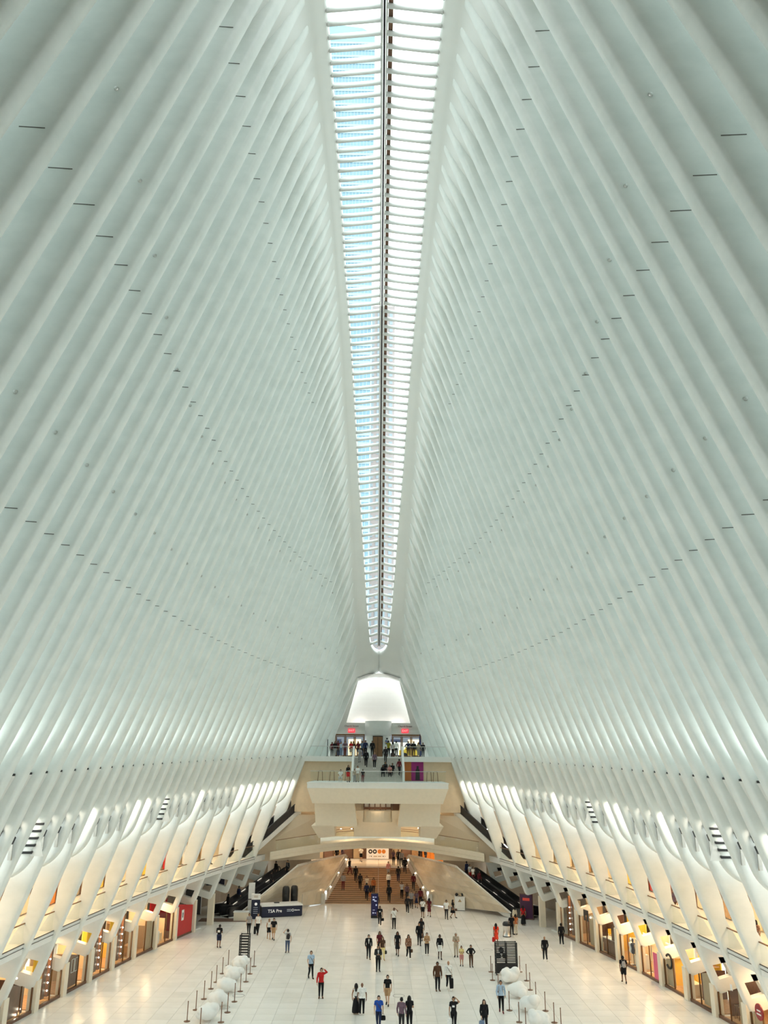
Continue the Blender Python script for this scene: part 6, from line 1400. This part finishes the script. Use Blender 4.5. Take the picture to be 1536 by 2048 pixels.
    ((-0.675, 97.0, 15.4), 0, 'stand', 'm', 1.76, 'sk', 'c', 'jacket', 'black', 'trousers', 'black', 'dark', 'person in a black coat before the bronze lift door', {'extra': 'strap', 'group': 'people on the upper landing'}),
    ((1.19, 96.8, 15.4), 190, 'headhand', 'm', 1.78, 'sk', 'b', 'tee', 'olive', 'trousers', 'black', 'dark', 'person in an olive tee beside the lift drum', {'group': 'people on the upper landing'}),
    ((2.074, 96.6, 15.4), 170, 'stand', 'm', 1.74, 'sk', 'b', 'tee', 'white', 'trousers', 'black', 'white', 'person in white and black at the right end of the upper stair', {'extra': 'capx', 'group': 'people on the upper landing'}),
    ((1.72, 97.6, 15.4), 200, 'stand', 'f', 1.66, 'mk', 'b', 'long', 'lgrey', 'trousers', 'black', 'dark', 'person in light grey behind the white tee at the upper stair', {'group': 'people on the upper landing'}),
    ((3.484, 97.6, 15.4), 0, 'hips', 'm', 1.76, 'sk', 'c', 'long', 'navy', 'trousers', 'brown', 'dark', 'person in navy, elbows out, at the right exit doors', {'group': 'people on the upper landing'}),
    ((4.111, 97.4, 15.4), 0, 'stand', 'm', 1.74, 'sk', 'c', 'long', 'black', 'trousers', 'brown', 'dark', 'person in black standing at the right exit doors', {'group': 'people on the upper landing'}),
    ((4.717, 98.6, 15.4), 0, 'stand', 'f', 1.66, 'mk', 'b', 'long', 'beige', 'trousers', 'grey', 'dark', 'person in beige at the far right of the exit doors', {'group': 'people on the upper landing'}),
    ((5.222, 98.2, 15.4), 0, 'stand', 'm', 1.62, 'sk', 'b', 'long', 'dark', 'trousers', 'dark', 'dark', 'short person in dark clothes beside the furled flag', {'group': 'people on the upper landing'}),
    ((-2.055, 93.927, 14.75), 0, 'walk', 'f', 1.6, 'lk', 'b', 'tee', 'grey', 'trousers', 'grey', 'dark', 'person in grey high on the upper stair', {'group': 'people on the upper stair'}),
    ((-1.322, 93.007, 14.263), 180, 'walk', 'm', 1.8, 'sk', 'c', 'jacket', 'black', 'trousers', 'black', 'dark', 'tall person in black climbing the upper stair', {'group': 'people on the upper stair'}),
    ((-0.387, 92.7, 14.1), 0, 'walk', 'f', 1.74, 'xk', 'b', 'long', 'plum', 'trousers', 'black', 'white', 'person in a plum top and white shoes on the upper stair', {'group': 'people on the upper stair'}),
    ((0.827, 93.927, 14.75), 0, 'walk', 'm', 1.7, 'sk', 'c', 'long', 'dark', 'trousers', 'dark', 'dark', 'person in charcoal high on the right of the upper stair', {'group': 'people on the upper stair'}),
    ((2.291, 91.473, 13.45), 150, 'walk', 'f', 1.68, 'bk', 'b', 'long', 'maroon', 'trousers', 'dark', 'dark', 'person in maroon climbing by the right parapet of the upper stair', {'group': 'people on the upper stair'}),
    ((0.537, 91.53, 13.288), 0, 'sit', 'f', 1.66, 'lk', 'c', 'long', 'black', 'trousers', 'dark', 'dark', 'seated person in black, left of the sitters on the upper stair', {'group': 'people on the upper stair'}),
    ((0.814, 92.143, 13.613), 0, 'sit', 'f', 1.66, 'lk', 'b', 'long', 'dark', 'trousers', 'plum', 'dark', 'seated person in charcoal, second row on the upper stair', {'group': 'people on the upper stair'}),
    ((1.269, 91.53, 13.288), 0, 'sit', 'f', 1.68, 'lk', 'b', 'tee', 'pink', 'trousers', 'dark', 'dark', 'seated person in a pink top on the upper stair', {'group': 'people on the upper stair'}),
    ((1.572, 91.837, 13.45), -20, 'sit', 'm', 1.7, 'sk', 'c', 'long', 'black', 'trousers', 'dark', 'dark', 'seated person in black, right of the pink top on the upper stair', {'group': 'people on the upper stair'}),
    ((-3.052, 87.2, 12.8), 30, 'phone', 'f', 1.68, 'lk', 'b', 'long', 'black', 'shorts', 'red', 'dark', 'person with long black hair and red shorts at the balcony balustrade', {'group': 'people on the middle balcony'}),
    ((-2.42, 88.4, 12.8), 0, 'stand', 'm', 1.3, 'sk', 'b', 'tee', 'beige', 'trousers', 'grey', 'dark', 'child in beige behind the balcony balustrade', {'group': 'people on the middle balcony'}),
    ((-2.1, 88.0, 12.8), 0, 'stand', 'f', 1.6, 'bk', 'b', 'tee', 'white', 'trousers', 'beige', 'dark', 'person in a white tee behind the balcony balustrade', {'group': 'people on the middle balcony'}),
    ((-1.548, 87.4, 12.8), 10, 'stand', 'm', 1.28, 'sk', 'c', 'tee', 'black', 'trousers', 'maroon', 'dark', 'child in black and maroon behind the balcony balustrade', {'group': 'people on the middle balcony'}),
    ((-3.879, 88.6, 12.8), 0, 'sit', 'm', 1.66, 'sk', 'b', 'tee', 'white', 'trousers', 'lgrey', 'white', 'seated person in white on the middle balcony among the barriers', {'group': 'people on the middle balcony'}),
    ((-18.9, 73.0, 4.86), 90, 'stand', 'm', 1.76, 'sk', 'c', 'tee', 'maroon', 'shorts', 'dark', 'dark', 'person in maroon leaning at the left gallery balustrade', {'group': 'people on the galleries'}),
    ((-16.3, 86.0, 5.12), 120, 'stand', 'f', 1.66, 'mk', 'b', 'tee', 'orange', 'trousers', 'dark', 'dark', 'person in orange on the far left gallery', {'group': 'people on the galleries'}),
    ((21.4, 51.0, 4.42), -90, 'stand', 'm', 1.76, 'sk', 'c', 'tee', 'black', 'shorts', 'tan', 'dark', 'person in a black tee on the near right gallery', {'group': 'people on the galleries'}),
    ((21.9, 51.6, 4.43), -70, 'stand', 'f', 1.66, 'lk', 'b', 'tee', 'pattern', 'trousers', 'maroon', 'dark', 'person in a patterned blouse on the near right gallery', {'group': 'people on the galleries'}),
    ((20.8, 62.0, 4.64), -90, 'walk', 'f', 1.66, 'lk', 'b', 'tee', 'plum', 'trousers', 'brown', 'dark', 'person in a plum top on the right gallery', {'group': 'people on the galleries'})]
for r in PEOPLE: person(*r[:13], **r[13])
BAGS = [
    ('coat', 2, 'r', 'black', 'black jacket carried by the person in white near the navy desk'),
    ('handbag', 10, 'l', 'black', 'black bag carried by the person in bright blue'),
    ('handbag', 16, 'l', 'dark', 'dark handbag beside the yellow trousers'),
    ('handbag', 19, 'l', 'brown', 'brown bag beside the patterned blouse'),
    ('coat', 28, 'l', 'black', 'black coat over the arm of the person in braces'),
    ('shopping_bag', 29, 'r', 'white', 'white shopping bag at the bottom edge'),
    ('handbag', 30, 'r', 'steel', 'grey bag beside the black cardigan'),
    ('shopping_bag', 32, 'l', 'red', 'red shopping bag of the scarlet dress'),
    ('handbag', 43, 'l', 'black', 'black bag of the person at the blue screen')]
for kind, i, hand, c, lab in BAGS:
    r = PEOPLE[i]; held(kind, (r[2], r[3] == 'f', r[4], r[1], r[0]), hand, c, lab)
